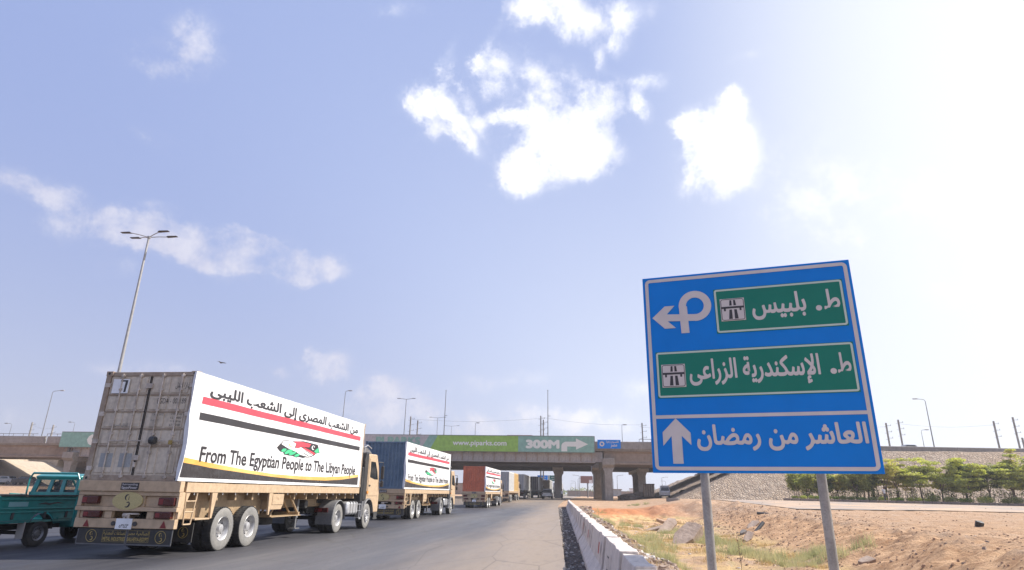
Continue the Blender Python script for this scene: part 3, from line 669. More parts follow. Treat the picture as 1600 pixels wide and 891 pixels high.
# ---------------------------------------------------------------- big direction sign in the foreground
SG = thing('direction_sign', 'large blue direction sign with green panels and white Arabic lettering on two grey posts', 'road sign', (2.227, 8.5, 0), R(-12.76))
SZ = 3.187
def sgf(u, v, k): return (u, -.034-k, v+SZ)
MB().box(-1.37, 1.37, -.03, .012, SZ-1.378, SZ+1.378).build('panel', M_signblue, SG, bevel=.006)
b = MB()   # back stiffeners
for z in (-1.0, -.2, .6, 1.15): b.box(-1.3, 1.3, .012, .05, SZ+z, SZ+z+.06)
b.build('back_rail', M_galv, SG)
for x, zt in ((-.715, SZ+1.2), (.685, SZ+1.2)):
    zb = gz(2.2+x, 8.6)-.4
    MB().cyl((x, .11, zb), (x, .11, zt), .0575, n=20).build('post', M_post, SG, smooth=True)
def ring_rect(x0, z0, x1, z1, w, r=.05, d=.004, n=5):
    """rounded rectangular outline, w wide"""
    b = MB(); vs = []; fs = []
    for (cx, cz, a0) in ((x1-r, z1-r, 0), (x0+r, z1-r, 90), (x0+r, z0+r, 180), (x1-r, z0+r, 270)):
        for i in range(n+1):
            a = R(a0+90*i/n)
            for rr in (r, max(r-w, .004)): 
                if rr == r: vs.append((cx+r*math.cos(a), cz+r*math.sin(a)))
                else:
                    qx, qz = cx+(r-w)*math.cos(a) if r > w else cx-(w-r)*(1 if math.cos(R(a0+45)) > 0 else -1), cz+(r-w)*math.sin(a) if r > w else cz-(w-r)*(1 if math.sin(R(a0+45)) > 0 else -1)
                    vs.append((qx, qz))
    m_ = len(vs)
    for i in range(0, m_, 2): fs.append((i, i+1, (i+3) % m_, (i+2) % m_))
    b.add([(x, -d, z) for x, z in vs], fs); return b
def sgpart(b, name, m, y): 
    for i in range(len(b.v)): b.v[i] = (b.v[i][0], y+b.v[i][1], b.v[i][2]+SZ)
    return b.build(name, m, SG, fix=False)
sgpart(ring_rect(-1.335, -1.345, 1.335, 1.345, .047, .07), 'border', M_signwhite, -.031)
b = MB(); b.add([(-1.29, -.004, -.668), (1.29, -.004, -.668), (1.29, -.004, -.622), (-1.29, -.004, -.622)], [(0, 1, 2, 3)]); sgpart(b, 'divider_line', M_signwhite, -.031)
def green(x0, z0, x1, z1):
    g = MB().box(x0, x1, -.037, -.0295, SZ+z0, SZ+z1).build('green_panel', M_signgreen, SG, bevel=.002)
    r_ = ring_rect(x0+.008, z0+.008, x1-.008, z1-.008, .026, .035)
    for i in range(len(r_.v)): r_.v[i] = (r_.v[i][0], r_.v[i][1]-.036, r_.v[i][2]+SZ)
    r_.build('green_border', M_signpale, g, fix=False); return g
green(-.39, .472, 1.247, 1.112); green(-1.243, -.392, 1.255, .256)
def symbol(cx, cz):
    g = MB().box(cx-.16, cx+.16, -.0455, -.0375, SZ+cz-.16, SZ+cz+.16).build('motorway_symbol', M_signwhite, SG, bevel=.002)
    b = MB(); s_ = .16/.5
    def P(pts): 
        n = len(b.v); b.v += [(cx+x*s_, -.0475, SZ+cz+z*s_) for x, z in pts]; b.f.append(tuple(range(n, n+len(pts)))); b.mi.append(0)
    P([(-.45, .05), (.45, .05), (.45, .14), (-.45, .14)]); P([(-.36, -.06), (-.28, -.06), (-.28, .05), (-.36, .05)]); P([(.28, -.06), (.36, -.06), (.36, .05), (.28, .05)])
    P([(-.125, .18), (-.02, .18), (-.02, .42), (-.10, .42)]); P([(.05, .18), (.16, .18), (.13, .42), (.05, .42)])
    P([(-.18, -.42), (-.03, -.42), (-.03, .0), (-.135, .0)]); P([(.06, -.42), (.21, -.42), (.165, .0), (.06, .0)])
    b.build('road_pictogram', M_vblk, g, fix=False)
    r_ = ring_rect(cx-.152, cz-.152, cx+.152, cz+.152, .008, .03)
    for i in range(len(r_.v)): r_.v[i] = (r_.v[i][0], r_.v[i][1]-.0435, r_.v[i][2]+SZ)
    r_.build('pictogram_border', M_vblk, g, fix=False)
symbol(-.155, .80); symbol(-1.013, -.087)
b = MB(); pts = [(-1.027, -.668), (-.845, -.862), (-.845, -1.022), (-.962, -.90), (-.962, -1.26), (-1.095, -1.26), (-1.095, -.90), (-1.21, -1.028), (-1.21, -.85)]
b.add([(x, -.006, z) for x, z in pts], [tuple(range(9))]); sgpart(b, 'straight_on_arrow', M_signwhite, -.031)
b = MB()   # loop arrow: ring, stem, shaft, head
cx, cz, ro_, ri_ = -.655, .898, .222, .122; n = 40
vs = []; 
for i in range(n+1):
    a = R(-90+285*i/n) if False else R(-92+275*i/n); vs += [(cx+ro_*math.cos(a), -.006, cz+ro_*math.sin(a)), (cx+ri_*math.cos(a), -.006, cz+ri_*math.sin(a))]
b.add(vs, [(2*i, 2*i+2, 2*i+3, 2*i+1) for i in range(n)])
b.add([(x, -.0065, z) for x, z in ((-.876, .90), (-.765, .90), (-.755, .51), (-.865, .51))], [(0, 1, 2, 3)])
b.add([(x, -.007, z) for x, z in ((-.65, .775), (-.65, .678), (-1.045, .698), (-1.045, .80))], [(0, 1, 2, 3)])
b.add([(x, -.0075, z) for x, z in ((-1.256, .76), (-1.088, .592), (-.935, .592), (-1.045, .70), (-1.045, .806), (-.935, .922), (-1.073, .922))], [tuple(range(7))])
sgpart(b, 'loop_arrow', M_signwhite, -.031)
tf = lambda u, v, k: (u, -.038-k, v+SZ)
def sdot(x, z):
    b = MB(); b.add([(x+.038*math.cos(R(a)), -.0385, SZ+z+.038*math.sin(R(a))) for a in range(0, 360, 30)], [tuple(range(12))]); b.build('dot', M_signwhite, SG, fix=False)
put_text('lettering', shape_ar('بلبيس'), (.095, .625, .775, .995), tf, M_signwhite, SG, .026)
put_text('lettering', shape_ar('ط'), (.99, .70, 1.185, .99), tf, M_signwhite, SG, .026); sdot(.925, .735)
put_text('lettering', shape_ar('الإسكندرية الزراعى'), (-.80, -.262, .835, .135), tf, M_signwhite, SG, .026)
put_text('lettering', shape_ar('ط'), (1.035, -.15, 1.195, .125), tf, M_signwhite, SG, .026); sdot(.985, -.115)
put_text('lettering', shape_ar('العاشر من رمضان'), (-.77, -1.10, 1.255, -.757), tf, M_signwhite, SG, .030)

# ---------------------------------------------------------------- concrete barrier row
def barrier_mesh(seed):
    random.seed(seed); b = MB(); Ls = 1.52; prof = [(-.06, -.3), (-.06, .06), (.10, .28), (.17, .80), (.40, .80), (.46, .28), (.60, .06), (.60, -.3)]
    ny = 5; vs = []
    for j in range(ny+1):
        y = Ls*j/ny
        for k_, (x, z) in enumerate(prof):
            w_ = random.uniform(-.012, .012)
            vs.append((x+w_, y, z+(random.uniform(-.02, .012) if k_ in (3, 4) else 0)))
    n = len(prof); fs = [(j*n+k_, j*n+(k_+1) % n, (j+1)*n+(k_+1) % n, (j+1)*n+k_) for j in range(ny) for k_ in range(n)]
    fs += [tuple(range(n)), tuple(ny*n+i for i in range(n-1, -1, -1))]
    return b.add(vs, fs)
protos = [barrier_mesh(s).build('concrete_barrier', M_barr, bevel=.012) for s in (1, 2, 3)]
y = 2.6; k = 0; M_mark = mat('red_paint_mark', (.40, .06, .05), .7); M_markd = mat('dark_stencil', (.05, .05, .05), .8)
marks = {12.6: ('r', 'the nearest of the red painted squares'), 17.6: ('r', 'the middle red painted square'),
         19.6: ('d', 'a small dark stencil between two red-marked segments'), 22.4: ('r', 'the farthest red painted square'), 10.2: ('f', 'a thin grey stencilled frame on its road face')}
mk_used = set(); BARS = []
while y < 82:
    o = protos[k] if k < 3 else protos[random.randrange(3)].copy()
    if k >= 3: COL.objects.link(o)
    x = float(barr_x(y)); z = float(road_z(y+.7))
    o.location = (x+random.uniform(-.02, .02), y, z+random.uniform(-.03, .02)); o.rotation_euler = (random.uniform(-.008, .008), random.uniform(-.015, .015), math.atan(.039)+random.uniform(-.008, .008))
    tag(o, 'plain concrete barrier segment in the far half of the long row between road and ditch', 'barrier', 'concrete barrier segments along the road')
    for my, (kk, lab) in marks.items():
        if y <= my < y+1.55 and my not in mk_used:
            mk_used.add(my)
            o['label'] = 'pale barrier segment with '+lab
            b = MB(); yy = my-y; zz = .50
            def fx(z_): return .10+.07*(z_-.28)/.52-.042
            if kk == 'f':
                for (a0, a1, c0, c1) in ((-.16, .16, .42, .445), (-.16, .16, .60, .625), (-.16, -.135, .445, .60), (.135, .16, .445, .60)):
                    b.add([(fx(c0), yy+a0, c0), (fx(c0), yy+a1, c0), (fx(c1), yy+a1, c1), (fx(c1), yy+a0, c1)], [(0, 1, 2, 3)])
            else:
                h = .15; b.add([(fx(.46), yy-h, .46), (fx(.46), yy+h, .46), (fx(.66), yy+h, .66), (fx(.66), yy-h, .66)], [(0, 1, 2, 3)])
            b.build('painted_mark', M_mark if kk == 'r' else M_markd, o, fix=False)
    y += 1.56; k += 1; BARS.append(o)
random.seed(11)
ORD = ['first', 'second', 'third', 'fourth', 'fifth', 'sixth', 'seventh', 'eighth', 'ninth', 'tenth', 'eleventh', 'twelfth', 'thirteenth', 'fourteenth', 'fifteenth', 'sixteenth', 'seventeenth', 'eighteenth', 'nineteenth', 'twentieth',
       'twenty-first', 'twenty-second', 'twenty-third', 'twenty-fourth', 'twenty-fifth', 'twenty-sixth', 'twenty-seventh', 'twenty-eighth', 'twenty-ninth', 'thirtieth']
BARS[0]['label'] = 'plain concrete barrier segment at the very start of the row, nearest the camera'
BARS[1]['label'] = 'plain concrete barrier segment second from the near end of the row'
for i_, q_ in enumerate(BARS[2:], 2):
    if 'plain' in q_['label'] and i_ < 30: q_['label'] = 'plain concrete barrier segment, %s along the row counted from the near end' % ORD[i_]
    elif i_ >= len(BARS)-3: q_['label'] = ['last and farthest concrete barrier segment, where the row ends on the sand', 'concrete barrier segment just before the farthest one', 'concrete barrier segment third from the far end of the row'][len(BARS)-1-i_]

# ---------------------------------------------------------------- wheels
def tyre(b, c, r, w, side=1):
    """tyre tread and sidewalls as separate builders"""
    pass
def make_wheel(par, x, y, r, w, side, m_t=None, m_s=None, m_r=None, dish=.12, holes=10, name='wheel', z=None, hub=True):
    """side +1: outer face towards +x. wheel(tyre) > rim"""
    m_t = m_t or M_rubber; m_s = m_s or M_wall; m_r = m_r or M_rim; s = side; rr = r*.56
    z = r if z is None else z; b = MB(); b.m = 0
    prof = [(-w/2*s, rr), (-w/2*s, r*.86), (-w*.44*s, r*.965), (-w*.3*s, r), (w*.3*s, r), (w*.44*s, r*.965)]
    b.lathe(prof, (x, y, z), 'x', 36)
    # tread lugs
    nl = 44
    for i in range(nl):
        a = 2*math.pi*i/nl; ca, sa = math.cos(a), math.sin(a); ta, tb = math.cos(a+.07), math.sin(a+.07)
        r1 = r*1.012
        for q0, q1 in ((-.46, -.12), (.12, .46)):
            b.add([(x+q0*w, y+r*.97*ca, z+r*.97*sa), (x+q1*w, y+r*.97*ca, z+r*.97*sa), (x+q1*w, y+r1*ca, z+r1*sa), (x+q0*w, y+r1*ca, z+r1*sa),
                   (x+q0*w, y+r*.97*ta, z+r*.97*tb), (x+q1*w, y+r*.97*ta, z+r*.97*tb), (x+q1*w, y+r1*ta, z+r1*tb), (x+q0*w, y+r1*ta, z+r1*tb)],
                  [(0, 1, 2, 3), (3, 2, 6, 7), (7, 6, 5, 4), (0, 3, 7, 4), (1, 5, 6, 2)])
    b.m = 1; b.lathe([(w*.44*s, r*.965), (w*.5*s, r*.88), (w*.52*s, r*.75), (w*.48*s, rr*1.03), (w*.40*s, rr)], (x, y, z), 'x', 36)
    W_ = b.build(name, [m_t, m_s], par, smooth=True)
    q = MB(); o_ = w*.43*s
    q.lathe([(o_, rr*1.02), (o_+.012*s, rr*.98), (o_-.01*s, rr*.90), (o_-dish*s, rr*.82), (o_-dish*s-.01*s, rr*.46), (o_-dish*s*.6, rr*.40), (o_-dish*s*.2, rr*.34), (o_-dish*s*.1, rr*.22), (o_-dish*s*.1, .002)], (x, y, z), 'x', 28)
    rim = q.build('rim', m_r, W_, smooth=True)
    q = MB()
    for i in range(holes):
        a = 2*math.pi*i/holes; q.lathe([(o_-dish*s+.002*s, rr*.085), (o_-dish*s+.004*s, rr*.085), (o_-dish*s+.004*s, .001)], (x, y+rr*.68*math.cos(a), z+rr*.68*math.sin(a)), 'x', 8)
    for i in range(8):
        a = 2*math.pi*i/8+.2; q.cyl((x+o_-dish*s, y+rr*.42*math.cos(a), z+rr*.42*math.sin(a)), (x+o_-dish*s*.75, y+rr*.42*math.cos(a), z+rr*.42*math.sin(a)), rr*.045, n=6)
    q.build('hub_bolts', M_dark, W_)
    return W_

# ---------------------------------------------------------------- semi-trailer (local origin: rear centre on the road, +y forward)
def make_trailer(label, group):
    T = thing('semi_trailer', label, 'trailer', group=group)
    P_ = lambda b, n, m=M_tan, bev=.008, **k: b.build(n, m, T, bevel=bev, **k)
    b = MB(); b.box(-1.24, -1.14, .1, 12.05, 1.42, 1.645); b.box(1.14, 1.24, .3, 12.05, 1.42, 1.645); b.box(-1.13, 1.13, 11.95, 12.08, 1.40, 1.645); P_(b, 'side_beam')
    b = MB(); b.box(-1.13, 1.13, .14, 11.94, 1.50, 1.63); P_(b, 'deck', M_tan2)
    b = MB()
    for x in (-.52, .42): b.box(x, x+.1, .4, 11.9, .98, 1.49); b.box(x-.06, x+.16, .4, 11.9, .95, .98)
    for y in np.arange(.9, 11.8, .9): b.box(-1.12, 1.12, y, y+.08, 1.22, 1.48)
    P_(b, 'chassis_frame', M_tan2)
    b = MB()
    for y in np.arange(.7, 11.9, .62): b.cyl((1.19, y, 1.42), (1.19, y, 1.36), .018, n=6)
    P_(b, 'lashing_hook', M_alu, 0)
    # rear end: stepped panel
    b = MB(); b.box(-1.27, 1.31, -.06, .10, 1.42, 1.66); P_(b, 'rear_beam', bev=.012)
    b = MB(); b.box(-1.25, 1.30, -.02, .10, 1.33, 1.415)
    b.box(-.31, .44, -.0, .10, 1.0, 1.325); b.box(-1.25, 1.30, -.04, .10, .99, 1.08); b.box(-1.25, -1.13, -.015, .1, 1.085, 1.325); b.box(1.24, 1.30, -.015, .1, 1.085, 1.325)
    b.box(-1.13, -.31, .05, .11, 1.085, 1.325); b.box(.44, 1.24, .05, .11, 1.085, 1.325)
    P_(b, 'rear_panel')
    b = MB(); b.box(-1.2, 1.3, -.03, .10, .62, .825); b.box(-.50, -.32, -.005, .1, .83, .985); b.box(.56, .74, -.005, .1, .83, .985)
    b.box(-1.2, -.50, .05, .11, .83, .985); b.box(.74, 1.3, .05, .11, .83, .985); P_(b, 'bumper')
    for (x0, x1, z0, z1) in ((-1.10, -.70, 1.14, 1.31), (.83, 1.23, 1.12, 1.30), (-1.0, -.58, .84, .99), (.80, 1.20, .84, .99)):
        l = MB().box(x0, x1, -.075, .05, z0, z1).build('tail_lamp', M_red, T, bevel=.02)
        MB().box(x0+.02, x0+.13, -.079, -.06, z0+.03, z1-.03).build('lamp_segment', M_amber if False else M_redp, l)
    for x in (-.88, 1.04):
        MB().prism([(x-.075, .64), (x+.075, .64), (x, .79)], 'y', -.045, -.02).build('triangle_reflector', M_redp, T)
    q = MB().lathe([(.0, .001), (.0, .38), (.03, .38)], (.045, -.052, 1.215), 'y', 32)
    for i in range(len(q.v)): q.v[i] = (q.v[i][0], q.v[i][1], 1.215+(q.v[i][2]-1.215)*.52)
    pl = q.build('oval_plaque', M_goldpale, T)
    def emblem(par, cx, cz, sx, sz, y, m):
        b = MB()
        def crescent(px, pz, r, a0, a1, th):
            n = 10; vs = []
            for i in range(n+1):
                a = R(a0+(a1-a0)*i/n); w_ = th*math.sin(math.pi*i/n)+.004
                vs += [(cx+(px+(r+w_)*math.cos(a))*sx, y, cz+(pz+(r+w_)*math.sin(a))*sz), (cx+(px+(r-w_)*math.cos(a))*sx, y, cz+(pz+(r-w_)*math.sin(a))*sz)]
            b.add(vs, [(2*i, 2*i+2, 2*i+3, 2*i+1) for i in range(n)])
        crescent(0, .38, .32, 60, 260, .10); crescent(0, -.38, .34, -130, 70, .11); crescent(.05, .12, .3, -120, -40, .06)
        b.add([(cx+.12*sx, y-.001, cz+.1*sz), (cx+.2*sx, y-.001, cz+.1*sz), (cx+.2*sx, y-.001, cz+.5*sz), (cx+.12*sx, y-.001, cz+.5*sz)], [(0, 1, 2, 3)])
        b.build('emblem', m, par, fix=False)
    emblem(pl, .045, 1.215, .19, .19, -.055, M_vblk)
    bd = MB().box(-.18, .27, -.072, -.06, 1.455, 1.615).build('name_badge', M_vblk, T, bevel=.006)
    put_text('lettering', 'Surrounding', (-.15, 1.545, .24, 1.60), lambda u, v, k: (u, -.0735-k, v), M_signwhite, bd, .01)
    put_text('lettering', 'EgyptPower', (-.15, 1.465, .24, 1.535), lambda u, v, k: (u, -.0735-k, v), M_signwhite, bd, .02)
    lp = MB().box(-.13, .27, -.06, -.035, .60, .83).build('number_plate', M_vinyl, T, bevel=.004)
    put_text('lettering', '٥٣٤٤٣', (-.03, .63, .2, .71), lambda u, v, k: (u, -.0615-k, v), M_vblk, lp, .02)
    b = MB(); b.cyl((-.02, .0, .9), (.1, .0, .9), .05); b.box(.0, .05, -.03, .02, .82, .93); b.box(.09, .14, -.03, .02, .82, .93); b.cyl((.1, .0, .93), (.36, .02, .93), .022, n=8); P_(b, 'tow_pin', M_contbar)
    for x in (-.2, .34): MB().cyl((x, -.06, .72), (x, -.02, .72), .05, n=12).build('rubber_buffer', M_dark, T)
    # long mud flap with gold print
    for (x0, x1) in ((-1.07, .165), (.18, 1.29)):
        fl = MB().box(x0, x1, -.01, .012, .26, .60).build('mud_flap', M_black, T, bevel=.004)
        b = MB(); 
        for (a0, a1, c0, c1) in ((x0, x1, .262, .285), (x0, x0+.02, .285, .6), (x1-.02, x1, .285, .6)): b.box(a0, a1, -.016, -.011, c0, c1)
        b.build('flap_edge', M_fender, fl)
        cx = x0+.36 if x0 < 0 else x1-.28
        q = MB().lathe([(-.015, .135), (-.015, .123), (-.013, .123)], (cx, 0, .445), 'y', 28)
        q.build('ring_print', M_gold, fl, fix=False); emblem(fl, cx, .445, .115, .125, -.0145, M_gold)
        tx0, tx1 = (-.41, .15) if x0 < 0 else (.20, .72)
        b = MB()
        for (a0, a1, c0, c1) in ((tx0-.02, tx1+.01, .57, .574), (tx0-.02, tx1+.01, .325, .329), (tx0-.02, tx0-.016, .329, .57), (tx1+.006, tx1+.01, .329, .57)): b.box(a0, a1, -.0148, -.0112, c0, c1)
        b.build('frame_print', M_gold, fl)
        put_text('lettering', 'METAL INDUSTRIES' if x0 < 0 else 'SALHEYA-EGYPT', (tx0, .345, tx1, .43), lambda u, v, k: (u, -.0145-k, v), M_gold, fl, .025)
        put_text('lettering', shape_ar('للصناعات المعدنية' if x0 < 0 else 'الصالحية مصر'), (tx0, .455, tx1, .56), lambda u, v, k: (u, -.0145-k, v), M_gold, fl, .01)
    # side gussets, ladder, plates
    for s in (1, -1):
        b = MB(); b.prism([(.12, 1.42), (.52, 1.42), (.30, .95), (.12, .66), (.02, .66), (.02, 1.42)], 'x', s*1.16, s*1.22); P_(b, 'side_gusset')
        for y in (1.42, 4.40): P_(MB().prism([(y, 1.42), (y+.24, 1.42), (y+.12, .80), (y+.05, .80)], 'x', s*1.17, s*1.23), 'side_post')
        b = MB(); b.box(s*.86, s*.90, .35, 4.6, .80, 1.42); P_(b, 'inner_side_plate', M_tan2)
        b = MB()
        b.tube([(s*1.225, .34, 1.40), (s*1.225, .40, .70), (s*1.225, .68, .70), (s*1.225, .78, 1.40)], .018)
        for z in (1.22, .98): b.cyl((s*1.225, .34+.09*(1.4-z), z), (s*1.225, .78-.1*(1.4-z), z), .016, n=8)
        P_(b, 'ladder', M_tan, 0, smooth=True)
        fl = MB().box(s*.72, s*1.20, .88, .91, .28, .72).build('mud_flap', M_black, T)
        b = MB(); b.box(s*.80, s*1.22, .86, 1.48, .78, .82); P_(b, 'flap_bracket')
        if s == 1:
            q = MB().lathe([(-.002, .13), (-.002, .118), (0, .118)], (.96, .878, .5), 'y', 24); q.build('ring_print', M_gold, fl, fix=False); emblem(fl, .96, .5, .11, .12, .877, M_gold)
        # tool box
        b = MB(); b.prism([(4.62, 1.40), (5.42, 1.40), (5.42, 1.10), (5.30, .94), (4.62, .94)], 'x', s*.78, s*1.20); tb = P_(b, 'tool_box', M_tan)
        b = MB(); b.box(s*1.20, s*1.215, 4.67, 5.37, 1.08, 1.385); b.box(s*1.215, s*1.23, 4.98, 5.05, 1.24, 1.30); b.build('box_lid', M_tan, tb, bevel=.006)
        # landing leg
        b = MB(); b.box(s*.72, s*.84, 7.22, 7.36, .62, 1.42); b.box(s*.74, s*.82, 7.24, 7.34, .30, .62); b.box(s*.66, s*.9, 7.12, 7.46, .27, .30); P_(b, 'landing_leg', M_fender)
        for y in (2.17, 3.52):
            make_wheel(T, s*1.075, y, .53, .27, s); make_wheel(T, s*.76, y, .53, .27, -s, name='inner_wheel', dish=.05) if s > 0 or True else None
            # suspension / mudguard bracket
        b = MB(); b.box(s*.45, s*.55, 1.6, 4.1, .62, .76); b.box(s*.42, s*.60, 2.6, 3.05, .55, 1.0); P_(b, 'leaf_spring', M_black)
    for y in (2.17, 3.52): P_(MB().cyl((-.9, y, .53), (.9, y, .53), .07, n=12), 'axle', M_black, 0)
    # spare wheel and its rack
    b = MB()
    for x in (-.7, .7, 1.0): b.tube([(x, 5.0, .78), (x, 5.7, 1.36)], .035); b.tube([(x, 6.95, .78), (x, 6.2, 1.36)], .035)
    b.box(-.9, 1.05, 4.95, 5.06, .72, .82); b.box(-.9, 1.05, 6.9, 7.0, .72, .82); b.box(-1.0, 1.1, 4.95, 7.0, .705, .73); b.cyl((.5, 5.9, 1.02), (.5, 5.9, 1.38), .11, n=14); P_(b, 'spare_rack', M_tan2)
    b = MB(); b.cyl((.1, 5.95, .45), (.1, 5.95, .70), .5, n=28); b.build('spare_wheel', M_rubber, T, bevel=.05)
    b = MB(); b.cyl((-.85, 7.9, 1.05), (.85, 7.9, 1.05), .14, n=16); b.cyl((.3, 6.3, 1.2), (.3, 6.9, 1.2), .11, n=12); P_(b, 'air_tank', M_black, 0, smooth=True)
    return T

def make_tractor(label, group):
    T = thing('tractor_unit', label, 'lorry', group=group)
    P_ = lambda b, n, m, bev=.01, **k: b.build(n, m, T, bevel=bev, **k)
    b = MB()
    for x in (-.45, .37): b.box(x, x+.08, 8.9, 14.5, .72, .98)
    for y in (8.95, 10.0, 11.2, 12.4, 13.8): b.box(-.37, .37, y, y+.12, .76, .94)
    P_(b, 'chassis_frame', M_black)
    b = MB(); b.box(-.55, .55, 9.5, 10.5, 1.06, 1.20); b.prism([(8.95, 1.0), (9.5, 1.16), (9.5, 1.05), (8.95, .95)], 'x', -.45, .45); P_(b, 'coupling_plate', M_black)
    for s in (1, -1):
        make_wheel(T, s*1.07, 10.05, .52, .27, s, dish=.15); make_wheel(T, s*.75, 10.05, .52, .27, -s, name='inner_wheel', dish=.05)
        make_wheel(T, s*1.05, 13.28, .51, .31, s, dish=-.05, m_r=M_rim)
        b = MB(); b.lathe([(-.30, .63), (.30, .63), (.32, .60), (.30, .60), (-.30, .60)], (s*.93, 10.05, .55), 'x', 18, R(-8), R(188)); 
        b.box(s*.60, s*1.24, 9.38, 9.42, .32, .62); P_(b, 'rear_mudguard', M_fender, 0)
        l = MB().box(s*.56, s*1.08, 9.30, 9.37, .74, .90).build('tail_lamp', M_red, T, bevel=.015)
        MB().box(s*.72, s*.86, 9.295, 9.31, .77, .87).build('lamp_segment', M_redp, l)
        b = MB(); b.lathe([(-.16, .66), (.16, .66), (.19, .62), (.17, .61), (-.16, .61)], (s*1.09, 13.28, .56), 'x', 18, R(5), R(180)); b.box(s*.95, s*1.24, 12.52, 12.66, .5, 1.12); P_(b, 'front_wheel_arch', M_fender, 0)
        # tank with straps, steps
        b = MB(); b.prism([(11.05 if s > 0 else 11.0, .60), (11.05, 1.10), (12.25, 1.10), (12.25, .60)], 'x', s*.62, s*1.18); tk = P_(b, 'fuel_tank', M_alu, .09, smooth=True)
        for y in (11.32, 11.62, 11.95): MB().box(s*.60, s*1.195, y, y+.05, .585, 1.115).build('tank_strap', M_fender, tk, bevel=.05)
        b = MB()
        for z in (.45, .72, .98): b.box(s*1.0, s*1.2, 12.32, 12.5, z, z+.03)
        b.tube([(s*1.21, 12.32, 1.02), (s*1.21, 12.32, .42), (s*1.21, 12.52, .42), (s*1.21, 12.52, 1.02)], .015); P_(b, 'side_step', M_alu, 0)
    for y, r_ in ((10.05, .07), (13.28, .06)): P_(MB().cyl((-.85, y, .52), (.85, y, .52), r_, n=12), 'axle', M_black, 0)
    b = MB()    # cab: walls as one shell
    side = [(13.08, 1.12), (13.08, 3.0), (13.2, 3.08), (14.15, 3.10), (14.52, 2.55), (14.72, 1.9), (14.78, 1.25), (14.74, .62), (14.0, .62), (13.92, 1.0), (13.62, 1.18), (13.2, 1.18)]
    b.prism(side, 'x', -1.20, 1.20)
    cab = P_(b, 'cab', M_tan, .05)
    b = MB(); b.prism([(12.62, 1.15), (12.62, 2.75), (12.75, 3.1), (13.07, 3.15), (13.07, 1.15)], 'x', -1.19, 1.19); P_(b, 'cab_rear_wall', M_black, .03)
    b = MB()   # roof deflector: a dark shell over a tubular frame
    b.prism([(12.78, 3.0), (12.80, 3.30), (13.1, 3.42), (13.55, 3.34), (14.1, 3.12), (13.0, 3.06)], 'x', -.98, .98); P_(b, 'roof_deflector', M_fender, .05)
    b = MB()
    for s in (1, -1): b.tube([(s*1.04, 12.85, 2.4), (s*1.04, 12.83, 3.34), (s*1.04, 13.2, 3.45), (s*1.04, 13.7, 3.34)], .02)
    b.tube([(-1.04, 13.2, 3.45), (1.04, 13.2, 3.45)], .02); P_(b, 'roof_rail', M_alu, 0, smooth=True)
    for s in (1, -1):
        b = MB(); b.box(s*.80, s*1.17, 12.45, 12.72, 1.0, 2.5); P_(b, 'air_intake', M_black, .05)
        d = MB().prism([(13.15, 1.32), (13.15, 2.88), (13.95, 2.88), (14.33, 2.45), (14.52, 1.9), (14.55, 1.32)], 'x', s*1.201, s*1.218).build('door', M_tan, cab, bevel=.01)
        w_ = MB().prism([(13.30, 2.10), (13.30, 2.76), (13.90, 2.76), (14.22, 2.38), (14.38, 2.02), (13.9, 2.02)], 'x', s*1.212, s*1.224).build('side_window', M_glass, cab)
        MB().box(s*1.215, s*1.24, 13.22, 13.40, 1.72, 1.78).build('door_handle', M_black, cab)
        mi = MB().box(s*1.26, s*1.40, 14.58, 14.70, 2.05, 2.62).build('mirror', M_black, T, bevel=.04)
        MB().tube([(s*1.20, 14.4, 2.78), (s*1.34, 14.62, 2.78), (s*1.34, 14.62, 1.88), (s*1.20, 14.5, 1.88)], .018).build('mirror_arm', M_black, mi, smooth=True)
        MB().box(s*1.26, s*1.40, 14.60, 14.70, 1.70, 1.96).build('lower_mirror', M_black, mi, bevel=.03)
        b = MB(); b.box(s*1.02, s*1.22, 14.12, 14.66, .60, .64); b.box(s*1.02, s*1.22, 14.12, 14.66, .34, .40); b.box(s*1.18, s*1.21, 14.2, 14.6, .4, .6); P_(b, 'entry_step', M_dark, 0)
        b = MB(); b.box(s*1.205, s*1.225, 13.05, 13.25, 1.42, 1.52); b.build('amber_marker', M_amber, T)
    b = MB(); b.box(-1.15, 1.15, 14.795, 14.87, .45, .95); P_(b, 'front_bumper', M_dark, .03)
    b = MB(); b.add([(-1.08, 14.73, 1.98), (1.08, 14.73, 1.98), (1.02, 14.33, 2.85), (-1.02, 14.33, 2.85)], [(0, 1, 2, 3)]); b.build('windscreen', M_glass, cab)
    b = MB(); b.cyl((-.95, 12.55, 1.0), (-.95, 12.55, 3.1), .07, n=12); P_(b, 'exhaust_stack', M_alu, 0, smooth=True)
    b = MB(); b.tube([(-.2, 12.7, 1.9), (-.15, 12.1, 1.55), (-.1, 11.7, 1.5), (0, 10.9, 1.35)], .03); b.tube([(.2, 12.7, 1.9), (.22, 12.2, 1.5), (.1, 11.0, 1.3)], .025); P_(b, 'air_hose', M_redp, 0, smooth=True)
    return T

